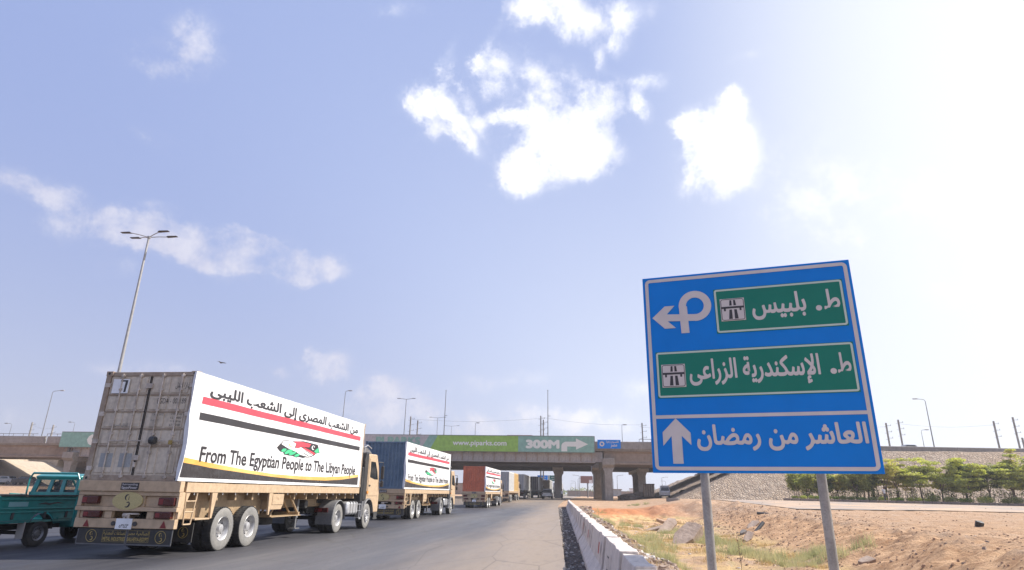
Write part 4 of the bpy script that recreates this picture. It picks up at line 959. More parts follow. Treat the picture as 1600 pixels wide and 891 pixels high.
# ---------------------------------------------------------------- containers (origin: rear centre, bottom)
CW, CHT, CLN = 1.22, 2.59, 12.19
def container(label, kind, ms, group, length=CLN):
    K = thing('shipping_container', label, 'container', group=group); mw, me_, mf = ms     # wall, end, frame
    b = MB()
    for x in (-1, 1):
        for y0 in (0, length-.14): b.box(x*CW, x*(CW-.13), y0, y0+.14, .0, CHT)
        b.box(x*CW, x*(CW-.07), .14, length-.14, 0, .15); b.box(x*CW, x*(CW-.07), .14, length-.14, CHT-.08, CHT-.01)
    for y0 in (0.01, length-.13): b.box(-CW+.13, CW-.13, y0, y0+.12, 0, .12); b.box(-CW+.13, CW-.13, y0, y0+.12, CHT-.11, CHT-.01)
    b.build('corner_frame', mf, K, bevel=.008)
    for x in (-1, 1):
        for y0 in (-.012, length-.165):
            for z0 in (-.008, CHT-.11):
                c_ = MB().box(x*(CW+.008), x*(CW-.17), y0, y0+.178, z0, z0+.118).build('corner_casting', mf, K, bevel=.01)
                if y0 < 0: MB().lathe([(-.004, .032), (-.003, .001)], (x*(CW-.08), y0, z0+.06), 'y', 12).build('casting_hole', M_black, c_)
    def corr(n0, n1, dep, pts, along):   # corrugated sheet between n0 and n1
        vs = []; fs = []; x = n0; k_ = 0; step = pts; prof = [(0, 0), (.25, 0), (.4, 1), (.75, 1), (.9, 0)]
        line = []
        while x < n1:
            for q, d_ in prof: 
                if x+q*step < n1: line.append((x+q*step, d_*dep))
            x += step
        line.append((n1, 0))
        for (q, d_) in line: vs += [along(q, d_, .12), along(q, d_, CHT-.1)]
        fs = [(2*i, 2*i+2, 2*i+3, 2*i+1) for i in range(len(line)-1)]
        return MB().add(vs, fs)
    for s in (1, -1): corr(.14, length-.14, .036, .28, lambda q, d_, z, s=s: (s*(CW-.012-d_), q, z)).build('side_wall', mw, K, fix=False)
    corr(-CW+.13, CW-.13, .036, .28, lambda q, d_, z: (q, length-.03-d_, z)).build('front_wall', mw, K, fix=False)
    MB().box(-CW+.07, CW-.07, .13, length-.13, CHT-.06, CHT-.03).build('roof', mw, K)
    if kind == 'blank':
        corr(-CW+.13, CW-.13, .045, .21, lambda q, d_, z: (q, .02+d_, z)).build('end_wall', me_, K, fix=False)
        return K
    # doors with ledges, locking bars, hinges, gaskets and stencilled text
    for s in (-1, 1):
        x0, x1 = sorted((s*.014, s*(CW-.135)))
        dr = MB().box(x0, x1, .035, .075, .12, CHT-.11).build('door', me_, K, bevel=.006)
        zs = [.13, .80, 1.20, 1.61, 2.02, CHT-.12]
        for j in range(5):
            z0, z1 = zs[j]+.03, zs[j+1]-.03
            for (a0, a1) in ((x0+.07, x0+(x1-x0)*.5-.03), (x0+(x1-x0)*.5+.03, x1-.07)):
                MB().prism([(.036, z0), (.018, z0+.02), (.018, z1-.02), (.036, z1)], 'x', a0, a1).build('door_panel', me_, dr)
        for z in zs[1:-1]: MB().box(x0+.03, x1-.03, .006, .034, z-.016, z+.016).build('door_ledge', M_rust, dr)
        MB().box(x0-.0 if s > 0 else x1-.010, (x0+.010) if s > 0 else x1, .012, .034, .13, CHT-.12).build('door_gasket', M_black, dr)
        for q in ((.30, .78) if s > 0 else (.25, .70)):
            xb = x0+(x1-x0)*q if s > 0 else x0+(x1-x0)*(q+.06)
            lb = MB().cyl((xb, -.012, .06), (xb, -.012, CHT-.06), .017, n=10).build('locking_bar', M_contbar, dr, smooth=True)
            for z in (.07, .62, 1.05, 1.62, 2.12, CHT-.13): MB().box(xb-.045, xb+.045, -.018, .012, z, z+.05).build('bar_bracket', M_contbar, dr)
            b = MB(); b.box(xb-.02, xb+.36 if s > 0 or True else xb, -.03, -.018, .90, .925); b.build('bar_handle', M_contbar, lb)
        for z in (.22, .85, 1.5, 2.2): MB().box(s*(CW-.16), s*(CW-.03), -.014, .03, z, z+.10).build('hinge', M_contbar, dr)
    b = MB(); b.box(-.08, .09, -.02, .02, CHT-.42, CHT-.30); b.build('seal_plate', M_contbar, K, bevel=.01)
    b = MB(); b.box(-.05, .10, -.03, .02, .46, .58); b.box(-.02, .04, -.02, .02, .3, .42); b.build('lower_latch', M_contbar, K, bevel=.01)
    b = MB(); b.cyl((.36, -.09, .92), (.50, -.09, .92), .09, n=12); b.build('lock_box', M_dark, K, bevel=.02)
    MB().box(.80, .90, -.05, -.02, .83, .93).build('padlock', mat('brass', (.35, .25, .08), .4, .6), K, bevel=.01)
    nf = lambda u, v, k: (u, .0165-k, v)
    put_text('lettering', 'EGDA - 002189', (.27, 1.80, 1.02, 1.93), nf, M_markd, K, .0)
    put_text('lettering', shape_ar('إدارة النقل'), (.68, 2.14, 1.06, 2.32), nf, M_markd, K, .01)
    for i, tx in enumerate(('24000 kg', '12 9480', '21 6860 kg', '67 6200')):
        put_text('lettering', tx, (.70, 1.52-.085*i, .98, 1.57-.085*i), nf, M_markd, K)
    for (r_, tx) in (((.2, 1.51, .5, 1.56), 'TARE WT'), ((.2, 1.38, .42, 1.42), 'NET')): put_text('lettering', tx, r_, nf, M_fender, K)
    put_text('lettering', shape_ar('النقل السريع'), (-.78, 1.22, -.38, 1.33), nf, M_fender, K)
    st = MB().box(-.99, -.56, -.008, .012, 2.05, 2.40).build('white_sticker', M_vinyl, K)
    b = MB(); b.add([(x, -.0095, z) for x, z in ((-.79, 2.375), (-.60, 2.375), (-.595, 2.36), (-.615, 2.08), (-.67, 2.075), (-.66, 2.335), (-.79, 2.34))], [tuple(range(7))]); b.build('painted_numeral', M_vblk, st, fix=False)
    for x0 in (-.92, -.42):
        MB().box(x0, x0+.32, .0145, .0175, .30, .62).build('faded_sticker', mat('faded_label', (.36, .37, .37), .7, col2=(.28, .27, .26), scale=8), K)
    return K

# ---------------------------------------------------------------- vinyl banner on the container's right side (y along, z up; origin as the container)
BL, BH = 11.95, 2.58
def bwave(y, z):
    e = min(1, y/1.5)*min(1, (BL-y)/1.5)
    edge = max(0, 1-y/.5)*.06*math.sin(max(0, min(1, (1.55-z)/1.5))*math.pi)
    return .020+.014*math.sin(y*.9+z*.8)*e+.008*math.sin(y*2.3-z*1.7+1)*e+.004*math.sin(y*6.1+z*4)*e+edge
def bpt(y, z, k=0.): return (CW+.012+bwave(y, z)+k, y, z)
def bpoly(poly, k, dy=.15):
    """polygon cut into strips so that it follows the banner's waves"""
    me = bmesh.new(); f = me.faces.new([me.verts.new((0, y, z)) for y, z in poly])
    ys_ = np.arange(math.floor(min(p[0] for p in poly)/dy)*dy+dy, max(p[0] for p in poly), dy)
    for y in ys_: bmesh.ops.bisect_plane(me, geom=me.verts[:]+me.edges[:]+me.faces[:], plane_co=(0, float(y), 0), plane_no=(0, 1, 0))
    for z in np.arange(.2, 2.6, .2): 
        if min(p[1] for p in poly) < z < max(p[1] for p in poly): bmesh.ops.bisect_plane(me, geom=me.verts[:]+me.edges[:]+me.faces[:], plane_co=(0, 0, float(z)), plane_no=(0, 0, 1))
    bmesh.ops.triangulate(me, faces=me.faces[:]); me.verts.index_update()
    vs = [bpt(v.co.y, v.co.z, k) for v in me.verts]; fs = [tuple(v.index for v in f.verts) for f in me.faces]; me.free(); return vs, fs
gold_t = [(-.08, .54), (.6, .50), (1.1, .46), (2.9, .36), (4.5, .30), (6.3, .285), (8.3, .31), (10, .38), (11.75, .50)]
gold_b = [(-.08, .42), (.6, .385), (1.1, .345), (2.9, .27), (4.5, .215), (6.3, .18), (8.3, .19), (10, .26), (11.75, .40)]
def make_banner(label, group):
    K = thing('banner', label, 'banner', group=group)
    ny, nz_ = 100, 22; b = MB(); vs = []
    for j in range(nz_+1):
        for i in range(ny+1): vs.append(bpt(-.10+(BL+.10)*i/ny, .01+(BH-.02)*j/nz_))
    n0 = len(vs)
    for (x, y, z) in vs[:n0]: b.v.append((x, y, z))
    for (x, y, z) in vs[:n0]: b.v.append((x-.006, y, z))
    q = lambda j, i: j*(ny+1)+i
    for j in range(nz_):
        for i in range(ny):
            b.f.append((q(j, i), q(j, i+1), q(j+1, i+1), q(j+1, i))); b.f.append((n0+q(j, i), n0+q(j+1, i), n0+q(j+1, i+1), n0+q(j, i+1))); b.mi += [0, 0]
    for j in range(nz_): b.f += [(q(j, 0), q(j+1, 0), n0+q(j+1, 0), n0+q(j, 0)), (q(j, ny), n0+q(j, ny), n0+q(j+1, ny), q(j+1, ny))]; b.mi += [0, 0]
    for i in range(ny): b.f += [(q(0, i), n0+q(0, i), n0+q(0, i+1), q(0, i+1)), (q(nz_, i), q(nz_, i+1), n0+q(nz_, i+1), n0+q(nz_, i))]; b.mi += [0, 0]
    b.build('sheet', M_vinyl, K, smooth=True, fix=False)
    b = MB()   # rear flap folded round the container's edge
    pr = [(bpt(-.10, .01+(BH-.02)*j/12)[0], .01+(BH-.02)*j/12) for j in range(13)]
    for j, (x, z) in enumerate(pr): b.v += [(x, -.10, z), (CW-.06-.02*math.sin(j*1.3), -.035, z)]
    b.f = [(2*j, 2*j+2, 2*j+3, 2*j+1) for j in range(12)]; b.mi = [0]*12; b.build('folded_edge', M_vinyl, K, fix=False, smooth=True)
    for nm, m_, pl, k in (('red_stripe', M_vred, [(.30, 1.84), (11.62, 1.85), (11.62, 2.02), (.32, 2.02)], .004), ('black_stripe', M_vblk, [(.30, 1.45), (11.62, 1.45), (11.62, 1.61), (.30, 1.63)], .004),
                          ('gold_band', M_vgold, gold_t+gold_b[::-1], .005), ('black_band', M_vband, [(-.06, .09)]+gold_b+[(11.75, .09)], .004)):
        vs, fs = bpoly(pl, k); MB().add(vs, fs).build(nm, m_, K, fix=False, smooth=True)
    em = dict(HS); par = None
    for nm, m_, key, k in (('handshake_outline', M_vblk, 'out', .004), ('white_cuff', M_pale, 'white', .006), ('red_hand', M_vred, 'red', .008), ('red_edge', M_vred, 'redline', .008),
                           ('green_cuff', M_vgreen, 'green', .008), ('green_finger', M_vgreen, 'f1', .008), ('green_finger', M_vgreen, 'f2', .009), ('green_finger', M_vgreen, 'f3', .010), ('green_finger', M_vgreen, 'f4', .011),
                           ('finger_line', M_vblk, 'l1', .009), ('finger_line', M_vblk, 'l2', .009), ('crescent', M_pale, 'moon', .009), ('star', M_pale, 'star', .009), ('eagle_print', M_vgold, 'eagle', .009)):
        vs, fs = bpoly(HS[key], k+.004, .12); o = MB().add(vs, fs).build(nm, m_, par or K, fix=False)
        if par is None: par = o
    tfn = lambda u, v, k: bpt(u, v, .008+k)
    put_text('lettering', 'From The Egyptian People to The Libyan People', (.58, .35, 11.35, .84), tfn, M_vblk, K, .020)
    # the line of Arabic runs from the front of the lorry to its rear
    put_text('lettering', shape_ar('من الشعب المصرى إلى الشعب الليبى'), (.58, 1.99, 11.25, 2.40), tfn, M_vblk, K, .034, lift=.0006)
    return K
HS = {'out': [(4.461, 1.084), (4.872, 1.343), (5.472, 1.345), (6.208, 1.403), (7.365, 1.374), (7.613, 1.115), (7.281, 1.069), (7.251, 1.025), (6.942, 0.939), (6.706, 0.91), (6.508, 0.907), (6.361, 0.871), (6.011, 0.888), (5.832, 0.862), (5.602, 0.896), (5.387, 0.892), (4.998, 0.907), (4.947, 0.965), (4.706, 0.98)],
 'white': [(4.726, 1.202), (4.878, 1.321), (5.439, 1.334), (5.71, 1.284), (5.637, 1.151), (5.897, 1.153), (6.074, 1.198), (7.113, 1.067), (6.973, 0.975), (6.662, 0.924), (6.105, 0.957), (5.782, 1.034), (5.256, 1.101)],
 'red': [(5.512, 1.332), (5.984, 1.377), (6.784, 1.348), (6.652, 1.238), (6.069, 1.213), (5.895, 1.161), (5.689, 1.163), (5.751, 1.271)], 'redline': [(6.263, 1.211), (7.237, 1.075), (7.129, 1.009), (6.823, 1.066), (6.239, 1.16)],
 'green': [(7.415, 1.274), (7.567, 1.121), (7.319, 1.083), (7.114, 1.135)], 'f1': [(4.764, 1.014), (4.881, 1.076), (5.084, 1.089), (5.129, 1.054), (5.01, 0.985), (4.81, 0.972)],
 'f2': [(5.002, 0.953), (5.197, 1.058), (5.437, 1.09), (5.552, 1.066), (5.464, 0.998), (5.166, 0.925), (5.047, 0.918)], 'f3': [(5.302, 0.941), (5.495, 1.015), (5.705, 1.044), (5.787, 1.018), (5.66, 0.947), (5.42, 0.901), (5.328, 0.912)],
 'f4': [(5.655, 0.899), (5.8, 0.971), (5.982, 0.99), (6.047, 0.962), (5.933, 0.899), (5.755, 0.87)], 'l1': [(6.195, 1.043), (6.232, 1.051), (6.732, 0.961), (6.697, 0.942)], 'l2': [(6.389, 1.113), (6.427, 1.12), (6.958, 1.024), (6.923, 1.005)],
 'moon': [(6.996, 1.33), (6.883, 1.288), (6.865, 1.236), (6.934, 1.182), (7.041, 1.172), (7.097, 1.193), (6.988, 1.211), (6.943, 1.25), (6.972, 1.294), (7.04, 1.32)], 'star': [(7.062, 1.318), (7.131, 1.297), (7.107, 1.262), (7.056, 1.266)],
 'eagle': [(5.213, 1.246), (5.322, 1.239), (5.301, 1.19), (5.441, 1.2), (5.417, 1.159), (5.27, 1.172)]}

# ---------------------------------------------------------------- the convoy
trailer = make_trailer('nearest tan semi-trailer with gold plaque and black mud flaps, carrying the grey door-end container', 'semi-trailers of the convoy')
tractor = make_tractor('tan lorry tractor unit pulling the nearest trailer, beside the blue container', 'lorry tractor units of the convoy')
banner = make_banner('largest white banner with red and black stripes and clasped hands, on the nearest container', 'white banners on the containers')
def place(o, x, y, z=0, rz=0): o.location = (x, y, z); o.rotation_euler = (0, 0, rz); return o
CG = 'containers of the convoy'
XS = (-10.67, -11.42, -12.02); YS = (14.08, 35.4, 68.4)
c1 = container('weathered grey container with closed double doors and lettering on the nearest trailer', 'door', (M_cont, M_cont, M_rust), CG)
c2 = container('blue corrugated container on the second trailer of the convoy', 'blank', (M_blue, M_blue, M_blue), CG)
c3 = container('rust-orange corrugated container on the third trailer of the convoy', 'blank', (M_orange, M_orange, M_orange), CG)
t2 = copy_tree(trailer); t2['label'] = 'tan semi-trailer carrying the blue container'; t3 = copy_tree(trailer); t3['label'] = 'tan semi-trailer carrying the rust-orange container'
a2 = copy_tree(tractor); a2['label'] = 'tan lorry tractor unit ahead of the blue container'; a3 = copy_tree(tractor); a3['label'] = 'tan lorry tractor unit ahead of the rust-orange container'
n2 = copy_tree(banner); n2['label'] = 'mid-sized white banner with stripes and clasped hands on the blue container'; n3 = copy_tree(banner); n3['label'] = 'small white banner with stripes and clasped hands on the rust-orange container'
for i, (T_, A_, K_, B_) in enumerate(((trailer, tractor, c1, banner), (t2, a2, c2, n2), (t3, a3, c3, n3))):
    place(T_, XS[i], YS[i]); place(A_, XS[i], YS[i]-(0, .35, .4)[i]); place(K_, XS[i], YS[i]-.03, 1.662); place(B_, XS[i], YS[i]-.03, 1.662)

# ---------------------------------------------------------------- people: one continuous skinned figure
def person(name, label, loc, rz=0, pose='stand', shirt=None, trousers=None, height=1.72, parent=None, group=None):
    shirt = shirt or M_cloth; trousers = trousers or M_trous
    k = height/1.72
    J = {'pel': (0, 0, .92), 'sp': (0, .01, 1.12), 'ch': (0, .01, 1.32), 'nk': (0, .015, 1.47), 'hd': (0, .03, 1.56), 'ht': (0, .02, 1.69)}
    E_ = [('pel', 'sp'), ('sp', 'ch'), ('ch', 'nk'), ('nk', 'hd'), ('hd', 'ht')]
    Rr = {'pel': .15, 'sp': .13, 'ch': .155, 'nk': .058, 'hd': .092, 'ht': .075}
    for s, S_ in ((1, 'R'), (-1, 'L')):
        if pose == 'sit':
            leg = [(.10, 0, .88), (.13, .42, .90), (.13, .48, .45), (.13, .6, .40)]; arm = [(.19, .02, 1.38), (.24, .16, 1.15), (.16, .40, 1.18)]
        else:
            st = .10 if s > 0 else -.06
            leg = [(.095, 0, .88), (.11, st*.6, .48), (.12, st, .09), (.125, st+.14, .04)]; arm = [(.19, 0, 1.40), (.25, -.03, 1.12), (.24, .10, .88)]
        if pose == 'bend' : arm = [(.19, .05, 1.38), (.23, .20, 1.15), (.16, .40, 1.05)]
        prev = 'pel'
        for i, (p, r) in enumerate(zip(leg, (.095, .068, .048, .038))):
            n = 'l%s%d' % (S_, i); J[n] = (p[0]*s, p[1], p[2]); Rr[n] = r; E_.append((prev, n)); prev = n
        prev = 'ch'
        for i, (p, r) in enumerate(zip(arm, (.062, .045, .030))):
            n = 'a%s%d' % (S_, i); J[n] = (p[0]*s, p[1], p[2]); Rr[n] = r; E_.append((prev, n)); prev = n
        w_ = Vector(J[prev]); dr = (w_-Vector(J['a%s1' % S_])).normalized(); n = 'p'+S_; J[n] = tuple(w_+dr*.07); Rr[n] = .032; E_.append((prev, n))
        for f in range(5):
            off = Vector(((f-1.5)*.017, 0, 0)) if f < 4 else Vector((-.035*s, .03, .02)); ln = (.075, .085, .08, .06, .045)[f]
            m_ = 'f%s%d' % (S_, f); base = n if f < 4 else prev; J[m_] = tuple(Vector(J[base])+off+dr*ln+Vector((0, .012, 0))); Rr[m_] = .009; E_.append((base, m_))
    ks = list(J); me = bpy.data.meshes.new(name); me.from_pydata([Vector(J[q])*k for q in ks], [(ks.index(a), ks.index(b_)) for a, b_ in E_], [])
    o = bpy.data.objects.new(name, me); COL.objects.link(o); m_ = o.modifiers.new('skin', 'SKIN'); m_.use_smooth_shade = True
    for i, q in enumerate(ks): me.skin_vertices[0].data[i].radius = (Rr[q]*k, Rr[q]*k*(.72 if q in ('ch', 'sp', 'pel') else 1)); me.skin_vertices[0].data[i].use_root = q == 'pel'
    o.modifiers.new('sub', 'SUBSURF').levels = 1; bpy.context.view_layer.update()
    m2 = bpy.data.meshes.new_from_object(o.evaluated_get(bpy.context.evaluated_depsgraph_get())); bpy.data.objects.remove(o)
    m2.materials.clear()
    for q in (M_skin, shirt, trousers, M_dark): m2.materials.append(q)
    for f in m2.polygons:
        c_ = f.center/k; f.use_smooth = True
        f.material_index = (3 if c_.z < .09 else 2 if (c_.z < .95 or (pose == 'sit' and c_.y > .12 and c_.z < 1.0)) and not (abs(c_.x) > .19 and c_.z > .6) else 0 if c_.z > 1.475 or (abs(c_.x) > .2 and c_.z < 1.16 and pose != 'sit') else 1)
    o = bpy.data.objects.new(name, m2); COL.objects.link(o)
    if parent: o.parent = parent
    o.location = loc; o.rotation_euler = (0, 0, rz)
    h = MB().sphere((0, -.005*k, 1.655*k), .088*k, 6, (.95, 1.05, .85)); h.build('hair', M_hair, o, smooth=True)
    q = MB(); q.sphere((0, .125*k, 1.585*k), .016*k, 4)
    for s in (1, -1): q.sphere((s*.092*k, .03*k, 1.59*k), .02*k, 4, (.4, 1, 1.4))
    q.build('nose_and_ears', M_skin, o)
    q = MB()
    for s in (1, -1): q.sphere((s*.032*k, .108*k, 1.61*k), .012*k, 4)
    q.box(-.025*k, .025*k, .112*k, .118*k, 1.538*k, 1.545*k); q.build('eyes_and_mouth', M_hair, o)
    return tag(o, label, 'person', group)

# ---------------------------------------------------------------- pickup (origin: rear axle centre on the road)
PK = thing('pickup_truck', 'teal single-cab pickup with a pipe rack passing on the left of the nearest trailer', 'pickup', (-15.18, 15.9, 0))
def pk(b, n, m=M_teal, bev=.012, par=PK, **k): return b.build(n, m, par, bevel=bev, **k)
b = MB(); b.box(-.78, .78, -1.35, 1.02, .60, .66); b.box(-.78, -.74, -1.35, 1.02, .66, 1.0); pk(b, 'bed_floor')
for s in (1, -1):
    side = [(-1.38, .66), (-.42, .66)]+[(-.0+.42*math.cos(R(a)), .46+.42*math.sin(R(a))) for a in (152, 130, 108, 90, 72, 50, 28)]+[(.42, .66), (1.02, .66), (1.02, 1.24), (-1.38, 1.24)]
    q = MB().prism(side, 'x', s*.775, s*.80); sp_ = pk(q, 'bed_side')
    b = MB()
    for z0, z1 in ((1.155, 1.20), (.93, .965), (.845, .875)): b.prism([(-1.36, z0), (-1.36, z1), (1.0, z1), (1.0, z0)], 'x', s*.80, s*.822)
    b.build('pressed_ridge', M_teal, sp_, bevel=.01)
    b = MB()
    for y in (-.98, .0, .72): b.box(s*.80, s*.825, y, y+.07, .70, .86)
    b.build('side_hook', M_dark, sp_)
    MB().box(s*.765, s*.835, -1.39, 1.03, 1.242, 1.285).build('bed_rail', M_black, PK, bevel=.012)
    if s > 0:
        MB().box(.8005, .804, -1.12, -.55, 1.0, 1.115).build('side_label', mat('pale_blue_label', (.20, .40, .44), .5), sp_)
        b = MB(); b.add([(.8045, y, z) for y, z in ((-.28, 1.055), (-.02, 1.10), (.10, 1.075), (.38, 1.105), (.66, 1.06), (.38, 1.07), (.12, 1.03), (-.02, 1.05))], [tuple(range(8))]); b.build('stripe_decal', M_dark, sp_, fix=False)
    b = MB(); b.box(s*.60, s*.795, -.50, -.47, .22, .62); b.build('mud_flap', mat('pale_flap', (.38, .36, .35), .7), PK)
    arch = MB().lathe([(-.14, .405), (.14, .405)], (s*.66, 0, .42), 'x', 14, R(0), R(180)); arch.build('wheel_well', M_black, PK)
b = MB(); b.box(-.80, .80, -1.42, -1.385, .66, 1.24); b.box(-.7, .7, -1.435, -1.42, .78, 1.12); pk(b, 'tailgate')
b = MB(); b.box(-.8, .8, -1.5, -1.36, .42, .52); pk(b, 'rear_bumper', M_dark)
for s in (1, -1): MB().box(s*.68, s*.8, -1.46, -1.43, .54, .64).build('tail_lamp', M_red, PK)
# cab
b = MB(); b.prism([(1.08, .50), (1.08, 1.26), (2.95, 1.26), (3.05, 1.20), (3.85, 1.08), (3.92, .92), (3.92, .42), (3.25, .42), (3.20, .62), (3.0, .80), (2.6, .80), (2.40, .62), (2.35, .42), (1.08, .42)], 'x', -.80, .80); cab = pk(b, 'cab_body', bev=.04)
# roof and pillars, open windows filled with glass
def P4(b, p, q, r): b.cyl(p, q, r, n=8)
b = MB(); b.prism([(1.12, 1.70), (1.08, 1.78), (1.30, 1.86), (2.2, 1.85), (2.45, 1.75), (2.42, 1.69)], 'x', -.72, .72); b.build('roof', M_teal, cab, bevel=.03, smooth=True)
b = MB()
for s in (1, -1):
    P4(b, (s*.76, 1.10, 1.24), (s*.66, 1.18, 1.74), .04); P4(b, (s*.76, 2.95, 1.24), (s*.66, 2.40, 1.72), .032); P4(b, (s*.76, 1.98, 1.24), (s*.675, 1.95, 1.74), .03)
P4(b, (.26, 1.10, 1.24), (.22, 1.17, 1.74), .022); P4(b, (-.26, 1.10, 1.24), (-.22, 1.17, 1.74), .022)
b.build('window_pillar', M_teal, cab, smooth=True)
b = MB()
for (x0, x1) in ((-.78, -.63), (-.27, -.15), (.15, .27), (.63, .78)): b.add([(x0, 1.07, 1.25), (x1, 1.07, 1.25), (x1*.9, 1.15, 1.75), (x0*.9, 1.15, 1.75), (x0, 1.11, 1.25), (x1, 1.11, 1.25), (x1*.9, 1.19, 1.75), (x0*.9, 1.19, 1.75)], [(0, 1, 2, 3), (7, 6, 5, 4), (0, 3, 7, 4), (1, 5, 6, 2)])
b.box(-.78, .78, 1.06, 1.12, 1.22, 1.35); b.box(-.70, .70, 1.14, 1.22, 1.68, 1.78)
b.box(.70, .78, 1.12, 2.5, 1.22, 1.30); b.build('cab_rear_wall', M_teal, cab)
gm = bpy.data.materials.new('clear_car_glass'); gm.use_nodes = True; gt = gm.node_tree; gp = gt.nodes['Principled BSDF']
gp.inputs['Base Color'].default_value = (.03, .05, .05, 1); gp.inputs['Roughness'].default_value = .03; gp.inputs['Alpha'].default_value = .5
for nm, q in (('rear_window', [(-.72, 1.11, 1.26), (.72, 1.11, 1.26), (.63, 1.18, 1.71), (-.63, 1.18, 1.71)]), ('windscreen', [(-.72, 2.93, 1.26), (.72, 2.93, 1.26), (.64, 2.42, 1.70), (-.64, 2.42, 1.70)]),
              ('side_window', [(.765, 1.16, 1.26), (.765, 2.85, 1.26), (.67, 2.36, 1.70), (.67, 1.22, 1.70)]), ('side_window', [(-.765, 1.16, 1.26), (-.765, 2.85, 1.26), (-.67, 2.36, 1.70), (-.67, 1.22, 1.70)])):
    MB().add(q, [(0, 1, 2, 3)]).build(nm, gm, cab, fix=False)
b = MB(); b.box(-.66, .66, 1.2, 1.32, .8, 1.42); b.box(-.66, .66, 1.32, 1.8, .7, .85); b.build('seat', M_dark, cab, bevel=.04)
b = MB()   # pipe rack behind the cab
for s in (1, -1): b.tube([(s*.80, 1.0, 1.27), (s*.79, .98, 1.70), (s*.70, .98, 1.86)], .024); b.tube([(s*.80, 1.0, 1.27), (s*.79, .45, 1.29)], .02)
b.tube([(-.70, .98, 1.86), (.70, .98, 1.86)], .03)
pk(b, 'pipe_rack', bev=0, smooth=True)
for s in (1, -1):
    make_wheel(PK, s*.69, 0, .325, .19, s, m_s=M_rubber, m_r=M_tealrim, dish=.03, holes=12); make_wheel(PK, s*.69, 2.8, .325, .19, s, m_s=M_rubber, m_r=M_tealrim, dish=.03, holes=12)
b = MB(); b.box(-.4, -.32, -1.3, 3.6, .42, .52); b.box(.32, .4, -1.3, 3.6, .42, .52); b.cyl((-.6, 0, .33), (.6, 0, .33), .05); b.cyl((-.6, 2.8, .33), (.6, 2.8, .33), .04); pk(b, 'chassis_frame', M_black, 0)
for x, sh in ((-.36, M_cloth), (.34, M_cloth)):
    person('person', 'seated %s in a white shirt seen through the rear window of the teal pickup' % ('driver' if x < 0 else 'passenger'), (-15.18+x, 15.9+1.52, -.02), 0, 'sit', sh, height=1.66)

# ---------------------------------------------------------------- general vehicles seen far away
def car(name, label, cat, loc, rz, col, kind='saloon', group=None):
    T = thing(name, label, cat, loc, rz, group)
    if kind == 'van': prof, glassz, Wd, Lh = [(-2.3, .35), (-2.35, 1.0), (-2.25, 1.98), (-2.0, 2.08), (1.1, 2.08), (1.7, 1.35), (2.3, 1.1), (2.38, .35)], (1.25, 1.88), .85, 2.3
    elif kind == 'pickup': prof, glassz, Wd, Lh = [(-2.3, .5), (-2.3, 1.05), (-.3, 1.05), (-.2, 1.7), (.9, 1.72), (1.4, 1.1), (2.2, 1.0), (2.3, .5)], (1.15, 1.6), .85, 2.2
    else: prof, glassz, Wd, Lh = [(-2.1, .35), (-2.15, .9), (-1.5, 1.02), (-1.1, 1.42), (.35, 1.45), (1.0, 1.0), (2.0, .85), (2.1, .35)], (1.02, 1.36), .82, 2.0
    b = MB(); n = len(prof); zt = max(p[1] for p in prof)
    def wd(z): return Wd-(max(0, z-1.0)*.16)
    vs = [(-wd(z), y, z) for y, z in prof]+[(wd(z), y, z) for y, z in prof]
    b.add(vs, [tuple(range(n)), tuple(range(2*n-1, n-1, -1))]+[(i, (i+1) % n, n+(i+1) % n, n+i) for i in range(n)])
    bd = b.build('body', col, T, bevel=.05)
    g0, g1 = glassz
    for s in (1, -1):
        w_ = [(-1.9, g0), (-1.85, g1), (.9, g1), (1.35, g0)] if kind == 'van' else [(-.1, g0), (-.05, g1), (.85, g1), (1.15, g0)] if kind == 'pickup' else [(-1.2, g0), (-.95, g1), (.25, g1), (.7, g0)]
        MB().add([(s*(wd(z)+.006), y, z) for y, z in w_], [(0, 1, 2, 3)]).build('side_window', M_glass, bd, fix=False)
        for y in (-1.35, 1.35): 
            q = MB().lathe([(-.1*s, .2), (-.1*s, .31), (.08*s, .33), (.1*s, .29), (.1*s, .19), (.06*s, .17), (.06*s, .01)], (s*(Wd-.08), y, .33), 'x', 16); q.build('wheel', M_rubber, T, smooth=True)
        MB().box(s*(Wd-.16), s*(Wd-.02), prof[0][0]-.03, prof[0][0]+.02, .8, 1.02).build('tail_lamp', M_red, T)
    if kind == 'van': rq = [(-2.338, 1.2), (-2.285, 1.8)]
    elif kind == 'pickup': rq = [(-.285, 1.15), (-.215, 1.6)]
    else: rq = [(-1.45, 1.05), (-1.14, 1.4)]
    q = MB().add([(x*(wd(z)-.1), y-.02, z+.01) for (y, z) in rq for x in ((-1, 1) if (y, z) == rq[0] else (1, -1))], [(0, 1, 2, 3)]); q.build('rear_window', M_glass, bd, fix=False)
    MB().box(-.25, .25, prof[0][0]-.06, prof[0][0]-.03, .55, .67).build('number_plate', M_vinyl, T)
    MB().box(-Wd, Wd, prof[0][0]-.04, prof[0][0]+.05, .33, .5).build('bumper', M_dark, T, bevel=.02)
    return T
